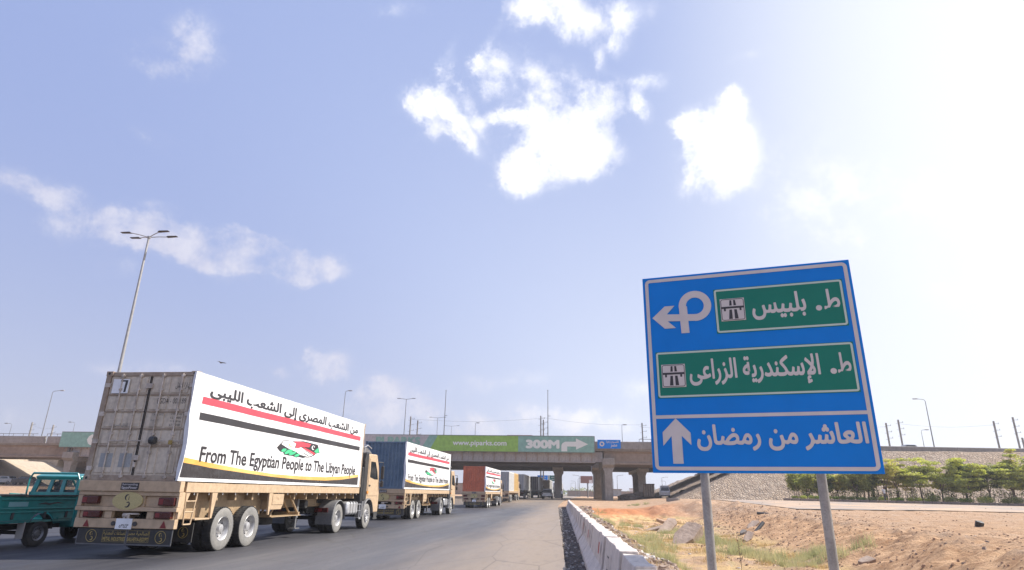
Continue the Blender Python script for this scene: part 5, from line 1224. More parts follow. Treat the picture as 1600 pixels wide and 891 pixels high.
def far_lorry(label, x, y, z, m_box, m_end, boxes=None, cabm=M_tan, rz=0, hgt=2.6, zb=1.5, L_=12.2, name='articulated_lorry', kind='container'):
    """a lorry some hundred metres off: box(es), doors, chassis, wheels, cab"""
    T = thing(name, label, 'lorry', (x, y, z), rz)
    for (y0, y1, mm) in (boxes or [(0, L_, m_box)]):
        b = MB(); b.box(-1.22, 1.22, y0+.02, y1-.02, zb, zb+hgt); bo = b.build('box_body', mm, T, bevel=.03)
        b = MB()
        for yy in np.arange(y0+.3, y1-.2, .55): b.box(1.22, 1.25, yy, yy+.12, zb+.12, zb+hgt-.12)
        b.build('side_rib', mm, bo)
    b = MB(); b.box(-1.18, -.02, -.02, .015, zb+.06, zb+hgt-.06); b.box(.02, 1.18, -.02, .015, zb+.06, zb+hgt-.06); dr = b.build('rear_door', m_end, T)
    b = MB()
    for xx in (-.85, -.35, .35, .85): b.cyl((xx, -.04, zb+.08), (xx, -.04, zb+hgt-.08), .02, n=6)
    b.build('locking_bar', M_contbar, dr)
    b = MB(); b.box(-1.22, 1.22, 0, L_, zb-.22, zb-.02); b.box(-1.22, 1.22, -.04, .1, .95, zb-.24); b.box(-1.15, 1.15, -.04, .06, .5, .7); b.build('trailer_frame', cabm if cabm is M_tan else M_dark, T, bevel=.01)
    for s in (1, -1): MB().box(s*.7, s*1.12, -.07, -.045, .98, 1.14).build('tail_lamp', M_red, T)
    for s in (1, -1):
        for yy in (2.2, 3.5, 10.2, 13.2):
            MB().lathe([(-.14*s, .3), (-.14*s, .5), (.12*s, .5), (.15*s, .44), (.15*s, .3), (.05*s, .26), (.05*s, .01)], (s*1.05, yy, .5), 'x', 18).build('wheel', [M_wall], T, smooth=True)
    b = MB(); b.prism([(12.85, .8), (12.85, 2.9), (14.1, 3.0), (14.7, 1.9), (14.75, .6), (13.2, .9)], 'x', -1.2, 1.2); cb = b.build('cab', cabm, T, bevel=.05)
    for s in (1, -1):
        MB().add([(s*1.206, yy, zz) for yy, zz in ((13.3, 2.0), (13.3, 2.7), (14.0, 2.7), (14.4, 2.0))], [(0, 1, 2, 3)]).build('side_window', M_glass, cb, fix=False)
        MB().box(s*1.25, s*1.4, 14.5, 14.62, 1.9, 2.6).build('mirror', M_black, T, bevel=.02)
    b = MB(); b.box(-.5, .5, 9.0, 14.6, .7, .98); b.box(.6, 1.15, 11, 12.3, .6, 1.1); b.build('chassis_frame', M_dark, T)
    return T
zr = lambda y: float(road_z(y))
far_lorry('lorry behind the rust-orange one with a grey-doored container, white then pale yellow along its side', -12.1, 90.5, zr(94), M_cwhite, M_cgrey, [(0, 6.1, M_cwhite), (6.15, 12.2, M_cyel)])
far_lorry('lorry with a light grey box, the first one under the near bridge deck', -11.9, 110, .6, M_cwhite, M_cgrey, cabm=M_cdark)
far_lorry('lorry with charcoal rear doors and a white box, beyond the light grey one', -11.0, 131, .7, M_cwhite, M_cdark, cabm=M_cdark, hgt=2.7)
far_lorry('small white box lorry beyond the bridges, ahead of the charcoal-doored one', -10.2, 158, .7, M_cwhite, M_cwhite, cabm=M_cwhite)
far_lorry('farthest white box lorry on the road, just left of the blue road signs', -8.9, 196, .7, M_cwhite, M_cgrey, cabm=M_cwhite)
car('small_truck', 'light-coloured small pickup lorry with an open bed driving beneath the bridge', 'pickup', (-7.0, 116, .7), 0, M_cwhite, 'pickup')
b = MB(); b.box(-.8, .8, -2.2, -.4, 1.06, 1.5); b.build('dark_load', M_black, None, bevel=.06, loc=(-7.0, 116, .7)); tag(bpy.context.scene.objects['dark_load'], 'dark covered load lying in the bed of the small pickup lorry', 'load')
car('van', 'silver grey minibus parked beside the dirt heap right of the bridge pier', 'van', (13.6, 117, gz(13.6, 117)), R(-4), M_alu, 'van')
car('car', 'black saloon car parked beside the silver minibus below the embankment', 'car', (17.3, 117, gz(17.3, 116)), R(30), M_black)
car('car', 'pale car crossing on the embankment top above the trees', 'car', (54, 114.5, 8.95), R(92), M_cgrey)
for i, (x, y, rz_, mm, lab) in enumerate(((-109.5, 105, 95, M_cdark, 'dark car leftmost in the row parked under the left end of the bridge'), (-105, 106, 88, M_cgrey, 'pale grey car in the row parked under the left end of the bridge'),
        (-100.6, 105.5, 92, M_black, 'black car rightmost in the row parked under the left end of the bridge'), (-114.2, 106, 88, M_cwhite, 'white car at the picture edge in the row under the left end of the bridge'))):
    car('car', lab, 'car', (x, y, gz(x, y)), R(rz_), mm, group='cars parked under the left end of the bridge')
far_lorry('lorry crossing the bridge deck, only its pale red-brown top showing above the hoarding', -3.5, 116.3, 8.95, mat('faded_red_box', (.36, .25, .23), .7), M_cgrey, rz=R(90), hgt=1.15, zb=1.35, L_=4.2) if False else None
T = thing('lorry', 'lorry crossing the bridge, only its faded red-brown top showing above the hoarding', 'lorry', (-14.2, 114.6, 8.96))
MB().box(0, 4.6, -1.1, 1.1, 1.0, 2.62).build('box_body', mat('faded_red_box', (.34, .24, .22), .7, col2=(.42, .33, .30)), T, bevel=.04)
MB().prism([(4.65, .6), (4.65, 2.5), (5.3, 2.35), (5.9, 1.5), (5.95, .6)], 'y', -1.0, 1.0).build('cab', M_cgrey, T, bevel=.06)
MB().box(0, 5.8, -.9, .9, .55, .95).build('chassis_frame', M_dark, T)
for x in (.9, 4.9):
    for s in (1, -1): MB().lathe([(-.12*s, .3), (-.12*s, .45), (.12*s, .45), (.12*s, .2), (.05*s, .01)], (x, s*.95, .45), 'y', 16).build('wheel', M_rubber, T)
# motorcycle and rider under the bridge
MC = thing('motorcycle', 'dark motorcycle with a rider right of the small pickup lorry beneath the bridge', 'motorcycle', (-4.3, 112.6, zr(112.6)))
for y in (-.62, .66): MB().lathe([(-.05, .2), (-.05, .3), (.05, .3), (.05, .2), (-.05, .2)], (0, y, .3), 'x', 18).build('wheel', M_rubber, MC)
b = MB(); b.tube([(0, -.6, .3), (0, -.1, .55), (0, .45, .8), (0, .66, .3)], .035); b.box(-.12, .12, -.15, .3, .3, .62); b.build('frame', M_dark, MC)
b = MB(); b.box(-.13, .13, -.7, .05, .72, .84); b.build('seat', M_black, MC, bevel=.03)
b = MB(); b.sphere((0, .25, .82), .2, 6, (.7, 1.2, .7)); b.build('fuel_tank', M_redp, MC, smooth=True)
b = MB(); b.tube([(-.35, .38, 1.02), (0, .48, .95), (.35, .38, 1.02)], .02); b.build('handlebar', M_chrome, MC)
person('person', 'rider in a pale shirt sitting on the dark motorcycle beneath the bridge', (-4.3, 112.35, zr(112.6)-.06), 0, 'sit')
person('person', 'person in a white shirt and dark trousers standing at the hedge under the trees', (37.6, kerb_y(37.6)+.6, gz(37.6, kerb_y(37.6)+.6)+.25), R(200))
person('person', 'person in a pale shirt standing beside the black saloon car', (18.6, 114.2, gz(18.6, 114.2)), R(160))

# ---------------------------------------------------------------- lamps and poles
def lamp_single(name, label, x, y, z0, h, r=.09, arm=1.9, adir=1, group=None, ang=8):
    T = thing(name, label, 'street lamp', (x, y, z0), 0, group)
    MB().cyl((0, 0, 0), (0, 0, h-.35), r, r*.5, n=10).build('pole', M_pole, T, smooth=True)
    b = MB(); pts = [(0, 0, h-.36)]+[(adir*arm*.45*(1-math.cos(a)), 0, h-.36+.36*math.sin(a)) for a in (R(30), R(60), R(90))]+[(adir*arm, 0, h+arm*math.tan(R(ang))*.3)]
    b.tube(pts, r*.42); b.build('arm', M_pole, T, smooth=True)
    ex = adir*arm; ez = pts[-1][2]
    hd = MB().prism([(ex-adir*.1, ez-.06), (ex+adir*.75, ez-.02), (ex+adir*.72, ez+.07), (ex+adir*.1, ez+.1), (ex-adir*.1, ez+.05)], 'y', -.14, .14).build('lamp_head', M_galv, T, bevel=.02)
    MB().box(ex+adir*.1, ex+adir*.62, -.1, .1, ez-.075, ez-.035).build('lens', M_cgrey, hd)
    return T
def lamp_t(label, x, y, z0, h, arm=2.4, group=None, r=.1):
    T = thing('street_lamp', label, 'street lamp', (x, y, z0), 0, group)
    MB().cyl((0, 0, 0), (0, 0, h), r, r*.55, n=10).build('pole', M_pole, T, smooth=True)
    MB().tube([(-arm, 0, h+.15), (0, 0, h-.02), (arm, 0, h+.15)], .045).build('arm', M_pole, T, smooth=True)
    for s in (1, -1): MB().box(s*arm, s*(arm+.7), -.13, .13, h+.12, h+.22).build('lamp_head', M_dark, T, bevel=.03)
    return T
# tall four-headed lamp behind the nearest container
p = at_y(233, 370, 33); TL = thing('street_lamp', 'tall lamp post with four lamp heads rising behind the nearest container', 'street lamp', (p.x, p.y, 0))
MB().cyl((0, 0, 0), (0, 0, p.z), .13, .06, n=14).build('pole', M_galv, TL, smooth=True)
for (s, dy) in ((1, -.42), (1, .42), (-1, -.42), (-1, .42)):
    ar_ = MB().tube([(0, 0, p.z-.05), (s*.5, dy*.5, p.z+.06), (s*1.0, dy, p.z+.12)], .028).build('arm', M_galv, TL, smooth=True)
    MB().prism([(s*.9, p.z+.09), (s*1.62, p.z+.12), (s*1.6, p.z+.16), (s*1.0, p.z+.17)], 'y', dy-.11, dy+.11).build('lamp_head', M_dark, TL, bevel=.03)
MB().cyl((0, 0, p.z-.12), (0, 0, p.z+.02), .1, n=12).build('hub_collar', M_galv, TL)
# single lamps: (top px, top py, distance, base z, arm direction, label)
for (px, py, Y, z0, ad, r_, lab, arm) in ((83, 611, 107.2, 8.9, 1, .10, 'tall single lamp on the left end of the bridge', 1.6), (19, 662, 112, 8.9, -1, .07, 'short lamp leftmost on the bridge deck', .9),
        (117.5, 660, 128, 8.9, -1, .07, 'short lamp left of the sea-green telephone panel', .9), (540, 611, 113, 8.9, 1, .10, 'lamp post above the front end of the nearest container', .6),
        (1445, 624, 116, 8.6, -1, .11, 'tall single lamp on the embankment right of the big sign', 1.3), (1439, 672, 132, 8.6, 1, .08, 'short lamp behind the car on the embankment', .7),
        (743, 661, 135, 8.9, 1, .09, 'short lamp above the lime hoarding panel', .2), (971.5, 664, 125, 8.9, 1, .08, 'short lamp just right of the small blue bridge sign', .25)):
    p = at_y(px, py, Y); lamp_single('street_lamp', lab, p.x, p.y, z0, p.z-z0, r_, arm, ad)
for (px, py, Y, lab) in ((635, 624, 122, 'larger T-shaped double lamp behind the bridge, above the second container'), (684, 653, 170, 'middle T-shaped double lamp behind the bridge'), (705.5, 666, 210, 'smallest T-shaped double lamp behind the bridge')):
    p = at_y(px, py, Y); lamp_t(lab, p.x, p.y, 8.9 if Y < 150 else 0, p.z-(8.9 if Y < 150 else 0), arm=Y*7.5/1000*1.3)
for (px, py, lab) in ((697, 611, 'plain tall thin mast above the lime hoarding panel'), (856, 611, 'plain tall thin mast above the word 300M')):
    p = at_y(px, py, 123.5); T = thing('mast', lab, 'mast', (p.x, p.y, 8.0)); h = p.z-8.0
    MB().cyl((0, 0, 0), (0, 0, h), .12, .06, n=10).build('pole', M_pole, T, smooth=True); MB().cyl((0, 0, h), (0, 0, h+.15), .1, n=8).build('cap', M_pole, T)
    MB().box(.06, .5, -.03, .03, h*.62, h*.62+.08).build('bracket', M_pole, T)
# railway-style catenary posts behind the bridge
for i, (px, py, lab) in enumerate(((51, 660, 'leftmost slim catenary post left of the telephone panel'), (84, 664, 'second slim catenary post left of the telephone panel'), (642, 651, 'slim catenary post right of the larger double lamp'), (653, 657, 'shorter catenary post beside the larger double lamp'),
        (845, 650, 'slim catenary post just left of the mast over 300M'), (849, 656, 'shorter of the pair of catenary posts left of the mast over 300M'), (1003, 661, 'catenary post beside the left edge of the big sign'), (1384, 661, 'shorter leaning-looking catenary post right of the big sign'),
        (1403, 656, 'taller catenary post right of the big sign'), (1552, 658, 'catenary post left of the right picture edge'), (1582, 652, 'tallest catenary post near the right picture edge'), (1597, 684, 'catenary post cut by the right picture edge'))):
    p = at_y(px, py, 165); T = thing('catenary_post', lab, 'catenary post', (p.x, p.y, 0), 0, 'catenary posts behind the bridge')
    MB().prism([(-.16, -.16), (.16, -.16), (.16, .16), (-.16, .16)], 'z', 0, p.z).build('post', M_conc, T, bevel=.02)
    b = MB()
    for k_ in range(3): zz = p.z-.7-k_*1.5; b.box(.16, 1.1, -.04, .04, zz, zz+.07); b.box(-.6, -.16, -.04, .04, zz-.3, zz-.24); b.cyl((1.0, 0, zz+.07), (1.0, 0, zz+.35), .05, n=6)
    b.build('insulator_arm', M_pole, T)
for k_, (pa, pb_) in enumerate((((642, 655), (845, 654)), ((845, 652), (1003, 664)), ((51, 664), (84, 668)), ((1403, 662), (1552, 664)), ((1003, 668), (1384, 667)))):
    a_, c_ = at_y(*pa, 165), at_y(*pb_, 165); b = MB(); n = 12
    pts = [a_.lerp(c_, i/n)-Vector((0, 0, math.sin(math.pi*i/n)*.7)) for i in range(n+1)]; b.tube(pts, .022, 4)
    tag(b.build('overhead_wire', M_pole), 'thin overhead wire span between catenary posts, number %s from the left' % ('one', 'two', 'three', 'four', 'five')[k_] if False else ['wire strung from the double lamp to the mast over 300M', 'wire strung from the mast over 300M to the big sign', 'wire strung between the two leftmost catenary posts', 'wire strung over the embankment right of the big sign', 'wire strung behind the big sign'][k_], 'wire')

# far road signs on a gantry pole, billboard, dirt heap, skip
GS = thing('gantry_sign', 'pair of blue and green road signs on one pole far under the bridge', 'road sign', tuple(at_y(857, 775, 170)))
p = at_y(857, 743, 170)-Vector(GS.location)
MB().cyl((0, 0, -1), (0, 0, p.z), .16, n=10).build('pole', M_pole, GS)
for x0, x1, m_ in ((-2.9, -.2, M_signblue), (.25, 2.8, mat('far_sign_green', (.03, .14, .13), .5))):
    sp_ = MB().box(x0, x1, -.25, -.17, p.z-1.45, p.z).build('sign_panel', m_, GS)
    b = MB()
    for zz in (.95, .45): b.box(x0+.5, x1-.4, -.262, -.252, p.z-zz-.12, p.z-zz)
    b.build('lettering', M_signwhite, sp_)
BB = thing('billboard', 'reddish-brown billboard on a post seen between the bridge piers', 'billboard', tuple(at_y(917, 772, 190)))
p = at_y(917, 744, 190)-Vector(BB.location)
MB().cyl((.3, 0, -1), (.3, 0, p.z-2), .2, n=10).build('post', M_pole, BB); MB().box(-1.8, 1.8, -.15, .1, p.z-2.0, p.z).build('panel', mat('faded_red_brown', (.30, .17, .15), .6), BB)
MB().box(.7, 1.6, -.17, -.155, p.z-1.9, p.z-1.1).build('white_print', M_vinyl, BB)
def rock(b, c, r, sq=(1, 1, .7), n=5, jit=.3):
    if n <= 3:      # angular chunk
        a = random.random()*6.28; ca, sa = math.cos(a), math.sin(a); u = random.uniform; vs = []
        for z in (-1, 1):
            for (x, y) in ((-1, -1), (1, -1), (1, 1), (-1, 1)):
                q = r*(.75 if z > 0 else 1); X, Y, Z = x*q*sq[0]*u(.45, 1.05), y*q*sq[1]*u(.45, 1.05), z*r*sq[2]*u(.5, 1.0); vs.append((c[0]+X*ca-Y*sa, c[1]+X*sa+Y*ca, c[2]+Z))
        b.add(vs, [(3, 2, 1, 0), (4, 5, 6, 7), (0, 1, 5, 4), (1, 2, 6, 5), (2, 3, 7, 6), (3, 0, 4, 7)]); return
    i0 = len(b.v); b.sphere((0, 0, 0), 1, n)
    a = random.random()*6.28; ca, sa = math.cos(a), math.sin(a); sd_ = random.random()*99
    for i in range(i0, len(b.v)):
        x, y, z = b.v[i]; k_ = 1+jit*mnoise.noise(Vector((x*1.5+sd_, y*1.5, z*1.5))); x, y, z = x*sq[0]*r*k_, y*sq[1]*r*k_, z*sq[2]*r*k_
        b.v[i] = (c[0]+x*ca-y*sa, c[1]+x*sa+y*ca, c[2]+z)
b = MB(); 
for (px, rr, zz) in ((990, 2.2, .9), (1000, 1.7, 1.15), (1008, 1.6, .8), (982, 1.5, .55), (1018, 1.7, .6), (975, 1.0, .4)):
    q = at_y(px, 778, 118); rock(b, (q.x, 118, gz(q.x, 118)), rr, (1.2, 1, zz/rr*1.0), 8, .5)
tag(b.build('dirt_heap', mat('dark_earth', (.24, .20, .175), .95, col2=(.32, .27, .23), scale=2, bump=.08), smooth=False), 'dark earth heap right of the bridge pier', 'dirt heap')
q = at_y(1014.5, 778, 116); SK = thing('skip', 'dark rusty sheet-metal bin standing on the dirt heap beside the minibus', 'skip', (q.x, 116, gz(q.x, 116)+.3))
MB().prism([(-.9, 0), (.85, 0), (.95, 2.15), (-.95, 2.1)], 'y', -.6, .6).build('body', M_rust, SK, bevel=.03)
b = MB(); 
for x in (-.6, -.2, .2, .6): b.box(x, x+.06, -.66, -.6, .1, 2.0)
b.box(-.98, .98, -.66, -.6, 2.0, 2.1); b.build('rib', M_black, SK)

# ---------------------------------------------------------------- vegetation
def leaf_cloud(clumps, n_per, size, flat=.5, seed=0):
    """many small leaf-shaped faces spread through ellipsoid clumps; returns verts, faces"""
    g = np.random.default_rng(seed); V = []; 
    for (cx, cy, cz, rx, ry, rz_, dn) in clumps:
        n = int(n_per*dn); d = g.normal(size=(n, 3)); d /= np.linalg.norm(d, axis=1)[:, None]; rr = g.random(n)**.45
        P_ = d*rr[:, None]*np.array([rx, ry, rz_])+np.array([cx, cy, cz])
        nrm = g.normal(size=(n, 3))*flat+np.array([0, 0, 1.]); nrm /= np.linalg.norm(nrm, axis=1)[:, None]
        t_ = np.cross(nrm, g.normal(size=(n, 3))); t_ /= np.linalg.norm(t_, axis=1)[:, None]; bt = np.cross(nrm, t_)
        s = size*(.6+.8*g.random(n))[:, None]
        V.append(np.stack([P_-t_*s, P_-bt*s*.42, P_+t_*s, P_+bt*s*.42], 1).reshape(-1, 3))
    V = np.concatenate(V); n = len(V)//4; return V, np.arange(n*4).reshape(n, 4)
def np_mesh(name, V, Fq, m, parent=None, mi=None):
    me = bpy.data.meshes.new(name); me.vertices.add(len(V)); me.vertices.foreach_set('co', np.asarray(V, float).ravel()); k_ = Fq.shape[1]
    me.loops.add(Fq.size); me.loops.foreach_set('vertex_index', Fq.ravel()); me.polygons.add(len(Fq)); me.polygons.foreach_set('loop_start', np.arange(0, Fq.size, k_)); me.update(calc_edges=True)
    for q in (m if isinstance(m, (list, tuple)) else [m]): me.materials.append(q)
    if mi is not None: me.polygons.foreach_set('material_index', mi)
    o = bpy.data.objects.new(name, me); COL.objects.link(o)
    if parent: o.parent = parent
    return o
def tree(label, x, y, h, w, mats_, seed, layered=True, dens=1., group='trees in front of the stone slope', dead=False):
    random.seed(seed); g = np.random.default_rng(seed); z0 = gz(x, y)+.2
    T = thing('tree', label, 'tree', (x, y, z0), random.random()*6.28, group)
    b = MB(); clumps = []; nb = random.randint(4, 6); tips = []
    lean = random.uniform(-.08, .08)*h; fork = h*random.uniform(.22, .34)
    b.cyl((0, 0, -.3), (lean*.4, 0, fork), .09+.012*h, .07, n=8)
    for i in range(nb):
        a = 6.28*i/nb+random.uniform(-.5, .5); rr = w*random.uniform(.35, .95)*(1 if i else .1); zt = h*random.uniform(.55, .92)
        m_ = (lean*.4+math.cos(a)*rr*.45, math.sin(a)*rr*.45, fork+(zt-fork)*.6); e = (lean+math.cos(a)*rr, math.sin(a)*rr, zt)
        b.cyl((lean*.4, 0, fork*.95), m_, .06, .04, n=6); b.cyl(m_, e, .04, .018, n=5); tips.append((m_, e))
        for k_ in range(2):
            a2 = a+random.uniform(-1, 1); f = (m_[0]+math.cos(a2)*w*.35, m_[1]+math.sin(a2)*w*.35, m_[2]+random.uniform(.1, .35)*h*.6); b.cyl(m_, f, .03, .012, n=4); tips.append((m_, f))
    b.build('trunk', M_bark, T, smooth=True)
    for (_, e) in tips:
        for k_ in range(3 if layered else 4):
            sz = w*random.uniform(.2, .40); fl_ = .28 if layered else .75
            clumps.append((e[0]+random.uniform(-.35, .35)*w*.6, e[1]+random.uniform(-.35, .35)*w*.6, max(h*.3, min(e[2]+random.uniform(-.30, .1)*h, h*.97)), sz*1.25, sz*1.1, sz*fl_, random.uniform(.6, 1.3)))
    n_per = int(165*dens)
    V, Fq = leaf_cloud(clumps, n_per, .15, .55, seed)
    mi = (np.repeat(g.random(len(Fq)//60+1), 60)[:len(Fq)] < .35).astype(int)
    np_mesh('crown', V, Fq, mats_, T, mi)
    return T
TRL = [(29.6, 5, 4.6, 2.1, 'B', 'first tree on the left of the row, half behind the big sign post'), (31.6, 4.5, 4.3, 1.9, 'C', 'dark small tree just right of the right sign post'), (33.5, 5.2, 4.2, 2.0, 'D', 'olive tree under the lower edge of the big sign'),
       (35.2, 3.5, 4.6, 1.9, 'B', 'green tree below the lower right part of the big sign'), (36.9, 4.5, 4.5, 2.1, 'C', 'dark rounded tree at the lower right corner of the sign'), (38.9, 4.0, 6.0, 2.2, 'D', 'yellowish thin-leaved tree right beside the sign edge'),
       (40.6, 5, 5.5, 1.9, 'D', 'olive tree with bare twigs behind the standing person'), (42.8, 3.6, 6.0, 2.5, 'A', 'bright green umbrella-shaped tree right of the standing person'), (45.4, 4.4, 5.8, 2.5, 'A', 'broad bright tree in the middle of the row with layered crown'),
       (47.6, 3.3, 5.2, 2.2, 'A', 'bright low-branched tree leaning right over the hedge'), (48.8, 6.2, 6.2, 2.0, 'C', 'dark dense tree between the two bright crowns'), (51.0, 5.4, 5.4, 2.4, 'C', 'dark blue-green tree left of the tall trunk'),
       (52.8, 3.4, 6.6, 2.5, 'A', 'tall bright tree with a straight pale trunk near the right edge'), (55.2, 4.8, 6.9, 2.5, 'B', 'tall mid-green tree second from the right edge'), (57.6, 4, 7.0, 2.6, 'A', 'tallest bright tree at the right picture edge'), (54.2, 6.6, 8.6, 1.5, 'D', 'thin high tree whose top reaches the parapet'), (60.5, 4.6, 6.6, 2.4, 'B', 'mid-green tree cut by the right picture edge')]
LM = {'A': [M_leafA, M_leafB], 'B': [M_leafB, M_leafA], 'C': [M_leafC, M_leafB], 'D': [M_leafD, M_leafA]}
for i, (x, dy, h, w, m_, lab) in enumerate(TRL):
    tree(lab, x, kerb_y(x)+dy*.8, h*(.93), w, LM[m_], 100+i, layered=m_ in 'AD', dens=(1.5 if m_ == 'C' else .55 if h > 8 else .8 if m_ == 'D' else 1.))
# thin bare stems of young shrubs behind the hedge
b = MB(); random.seed(5)
for i in range(170):
    x = random.uniform(27.5, 62); y = kerb_y(x)+random.uniform(2., 5.5); z = gz(x, y)+.2; h = random.uniform(1.2, 2.6); dx_, dy_ = random.uniform(-.4, .4), random.uniform(-.3, .3)
    b.cyl((x, y, z-.1), (x+dx_, y+dy_, z+h), .03, .012, n=4); b.cyl((x+dx_*.5, y+dy_*.5, z+h*.5), (x+dx_*.5+random.uniform(-.4, .4), y+dy_, z+h*.95), .016, .008, n=3)
tag(b.build('twiggy_undergrowth', M_bark), 'bare twiggy stems standing behind the clipped hedge', 'undergrowth', kind='stuff')
V, Fq = leaf_cloud([(x, kerb_y(x)+3.3+1.2*math.sin(x*3), gz(x, kerb_y(x)+3)+1.2+.4*math.sin(x*2.1), .8, .8, .6, .7) for x in np.arange(28, 62, .9)], 150, .12, .8, 3)
tag(np_mesh('low_shrubs', V, Fq, [M_leafC, M_leafB], None, (np.arange(len(Fq)) % 3 == 0).astype(int)), 'loose dark shrubs filling the strip between hedge and trees', 'shrubs', kind='stuff')
# clipped hedge bushes, one by one
x = 27.2; k_ = 0; hp = {}
shades = ['yellow-green', 'bright green', 'dark green']
names_h = []
while x < 61:
    L_ = random.choice((.8, .9, 1.0, 1.2)) if x < 43 else random.choice((1.2, 1.7, 2.2)); hh = random.uniform(.45, .62) if x < 43 else random.uniform(.6, .95)
    key = (random.randrange(3))
    y = kerb_y(x)+.85; z = gz(x, y)+.24
    V, Fq = leaf_cloud([(0, 0, hh*.5, L_*.50, .42, hh*.52, 1.), (L_*.2, 0, hh*.45, L_*.3, .4, hh*.5, .5), (-L_*.2, 0, hh*.5, L_*.3, .4, hh*.45, .5)], 330*L_, .065, 1.2, 300+k_)
    V[:, 2] = np.clip(V[:, 2], 0, hh)
    o = np_mesh('hedge_bush', V, Fq, [[M_hedge, M_leafA], [M_leafA, M_hedge], [M_leafB, M_leafC]][key], None, (np.arange(len(Fq)) % 4 == 0).astype(int)); o.location = (x, y, z)
    tag(o, '%s clipped bush in the low hedge behind the kerb' % shades[key], 'bush', 'clipped bushes along the kerb')
    names_h.append((o, x, shades[key])); x += L_*.98; k_ += 1
for i_, (o_, x_, sh_) in enumerate(names_h): o_['label'] = '%s clipped hedge bush, %s from the left end behind the kerb' % (sh_, ORD[i_] if i_ < 30 else 'far right')
for (px_, hh) in ((1367, 1.9), (1460, 1.2)):
    q = at_y(px_, 785, 91.5); V, Fq = leaf_cloud([(0, 0, hh*t_, .42*(1-t_*.75), .42*(1-t_*.75), hh*.14, 1) for t_ in np.linspace(.08, .92, 9)], 170, .06, 1, int(px_))
    o = np_mesh('conical_shrub', V, Fq, [M_leafC, M_leafB], None, (np.arange(len(Fq)) % 3 == 0).astype(int)); o.location = (q.x, 91.5, gz(q.x, 91.5)+.2); tag(o, 'slim pointed evergreen shrub %s' % ('below the sign\'s right corner' if px_ < 1400 else 'among the bushes right of the person'), 'shrub')

# feathery grass in the ditch: blades in clumps
def tufts(name, spots, m, label, seed, blade=(.25, .5), wd=.012):
    g = np.random.default_rng(seed); V = []
    for (x, y, r, n, hs) in spots:
        a = g.random(n)*6.283; rr = r*np.sqrt(g.random(n)); bx = x+rr*np.cos(a); by = y+rr*np.sin(a); bz = ground_z(bx, by)-.02
        h = hs*(blade[0]+(blade[1]-blade[0])*g.random(n))*(1.15-.6*(rr/r)**2); tx = g.normal(size=n)*.28*h; ty = g.normal(size=n)*.28*h
        th = g.random(n)*3.14; wx = wd*np.cos(th)*(1+y/25); wy = wd*np.sin(th)*(1+y/25)
        A_ = np.stack([bx-wx, by-wy, bz], 1); B_ = np.stack([bx+wx, by+wy, bz], 1); C_ = np.stack([bx+tx, by+ty, bz+h], 1)
        V.append(np.stack([A_, B_, C_], 1).reshape(-1, 3))
    V = np.concatenate(V); n = len(V)//3
    return tag(np_mesh(name, V, np.arange(n*3).reshape(n, 3), m), label, 'grass', kind='stuff')
def ditchpt(px, py, z=-.5):
    r = pix_dir(px, py); t_ = (z-CAM_H)/r.z; return r.x*t_, r.y*t_
gs = []; random.seed(3)
for (px, py, r, dn) in ((955, 822, 1.3, 1.), (975, 820, 1.2, 1.), (990, 838, 1.0, .8), (1000, 845, .9, 1.), (1020, 848, .8, .9), (1030, 835, .8, .6), (1045, 826, .9, .5), (1070, 832, 1.2, 1.), (1085, 838, 1.0, 1.), (1098, 845, .8, .9),
                        (1135, 850, .7, 1.), (1125, 862, .5, .6), (1160, 862, .6, .8), (1190, 866, .7, 1.), (1215, 872, .6, .9), (1260, 870, .8, 1.), (1280, 876, .7, 1.), (1245, 880, .6, .7), (1020, 880, .5, .8), (1050, 886, .4, .8), (1330, 880, .6, .7), (995, 800, 1.2, .5), (920, 806, 1.4, .3), (1040, 858, .6, .5)):
    x, y = ditchpt(px, py)
    for _ in range(9): a_ = random.random()*6.28; q_ = r*random.random()**.5; gs.append((x+q_*math.cos(a_)*1.2, y+q_*math.sin(a_)*1.6, random.uniform(.15, .42), int(85*dn), random.uniform(.5, 1.3)))
tufts('green_grass', gs, M_grass, 'soft feathery green grass clumps on the ditch floor', 1, (.2, .48), .0045)
ds = []
for i in range(150):
    y = random.uniform(8, 58); bx_ = float(barr_x(y))+1.3; x = random.uniform(bx_, bx_+1+min(7, 3.5+y*.09)); ds.append((x, y, random.uniform(.25, .7), 150, random.uniform(.4, .9)))
tufts('dry_grass', ds, M_dry, 'short dry yellow grass over the ditch floor', 2, (.12, .3), .005)
# a dead stalk by the near post
x, y = ditchpt(1158, 885, -.5); WD = thing('dead_stalk', 'thin dark dry weed stalk standing in the ditch between the sign posts', 'weed', (x, y, gz(x, y)))
b = MB(); random.seed(8); b.tube([(0, 0, -.05), (.02, 0, .35), (-.02, .01, .7), (-.03, 0, .98)], .008, 5); b.build('stem', M_bark, WD)
b = MB()
for i in range(26):
    z = random.uniform(.25, .98); a = random.random()*6.28; b.cyl((-.01, 0, z), (.06*math.cos(a), .06*math.sin(a), z+.05), .004, n=3); b.sphere((.065*math.cos(a), .065*math.sin(a), z+.055), .013, 3)
b.build('seed_heads', M_bark, WD)

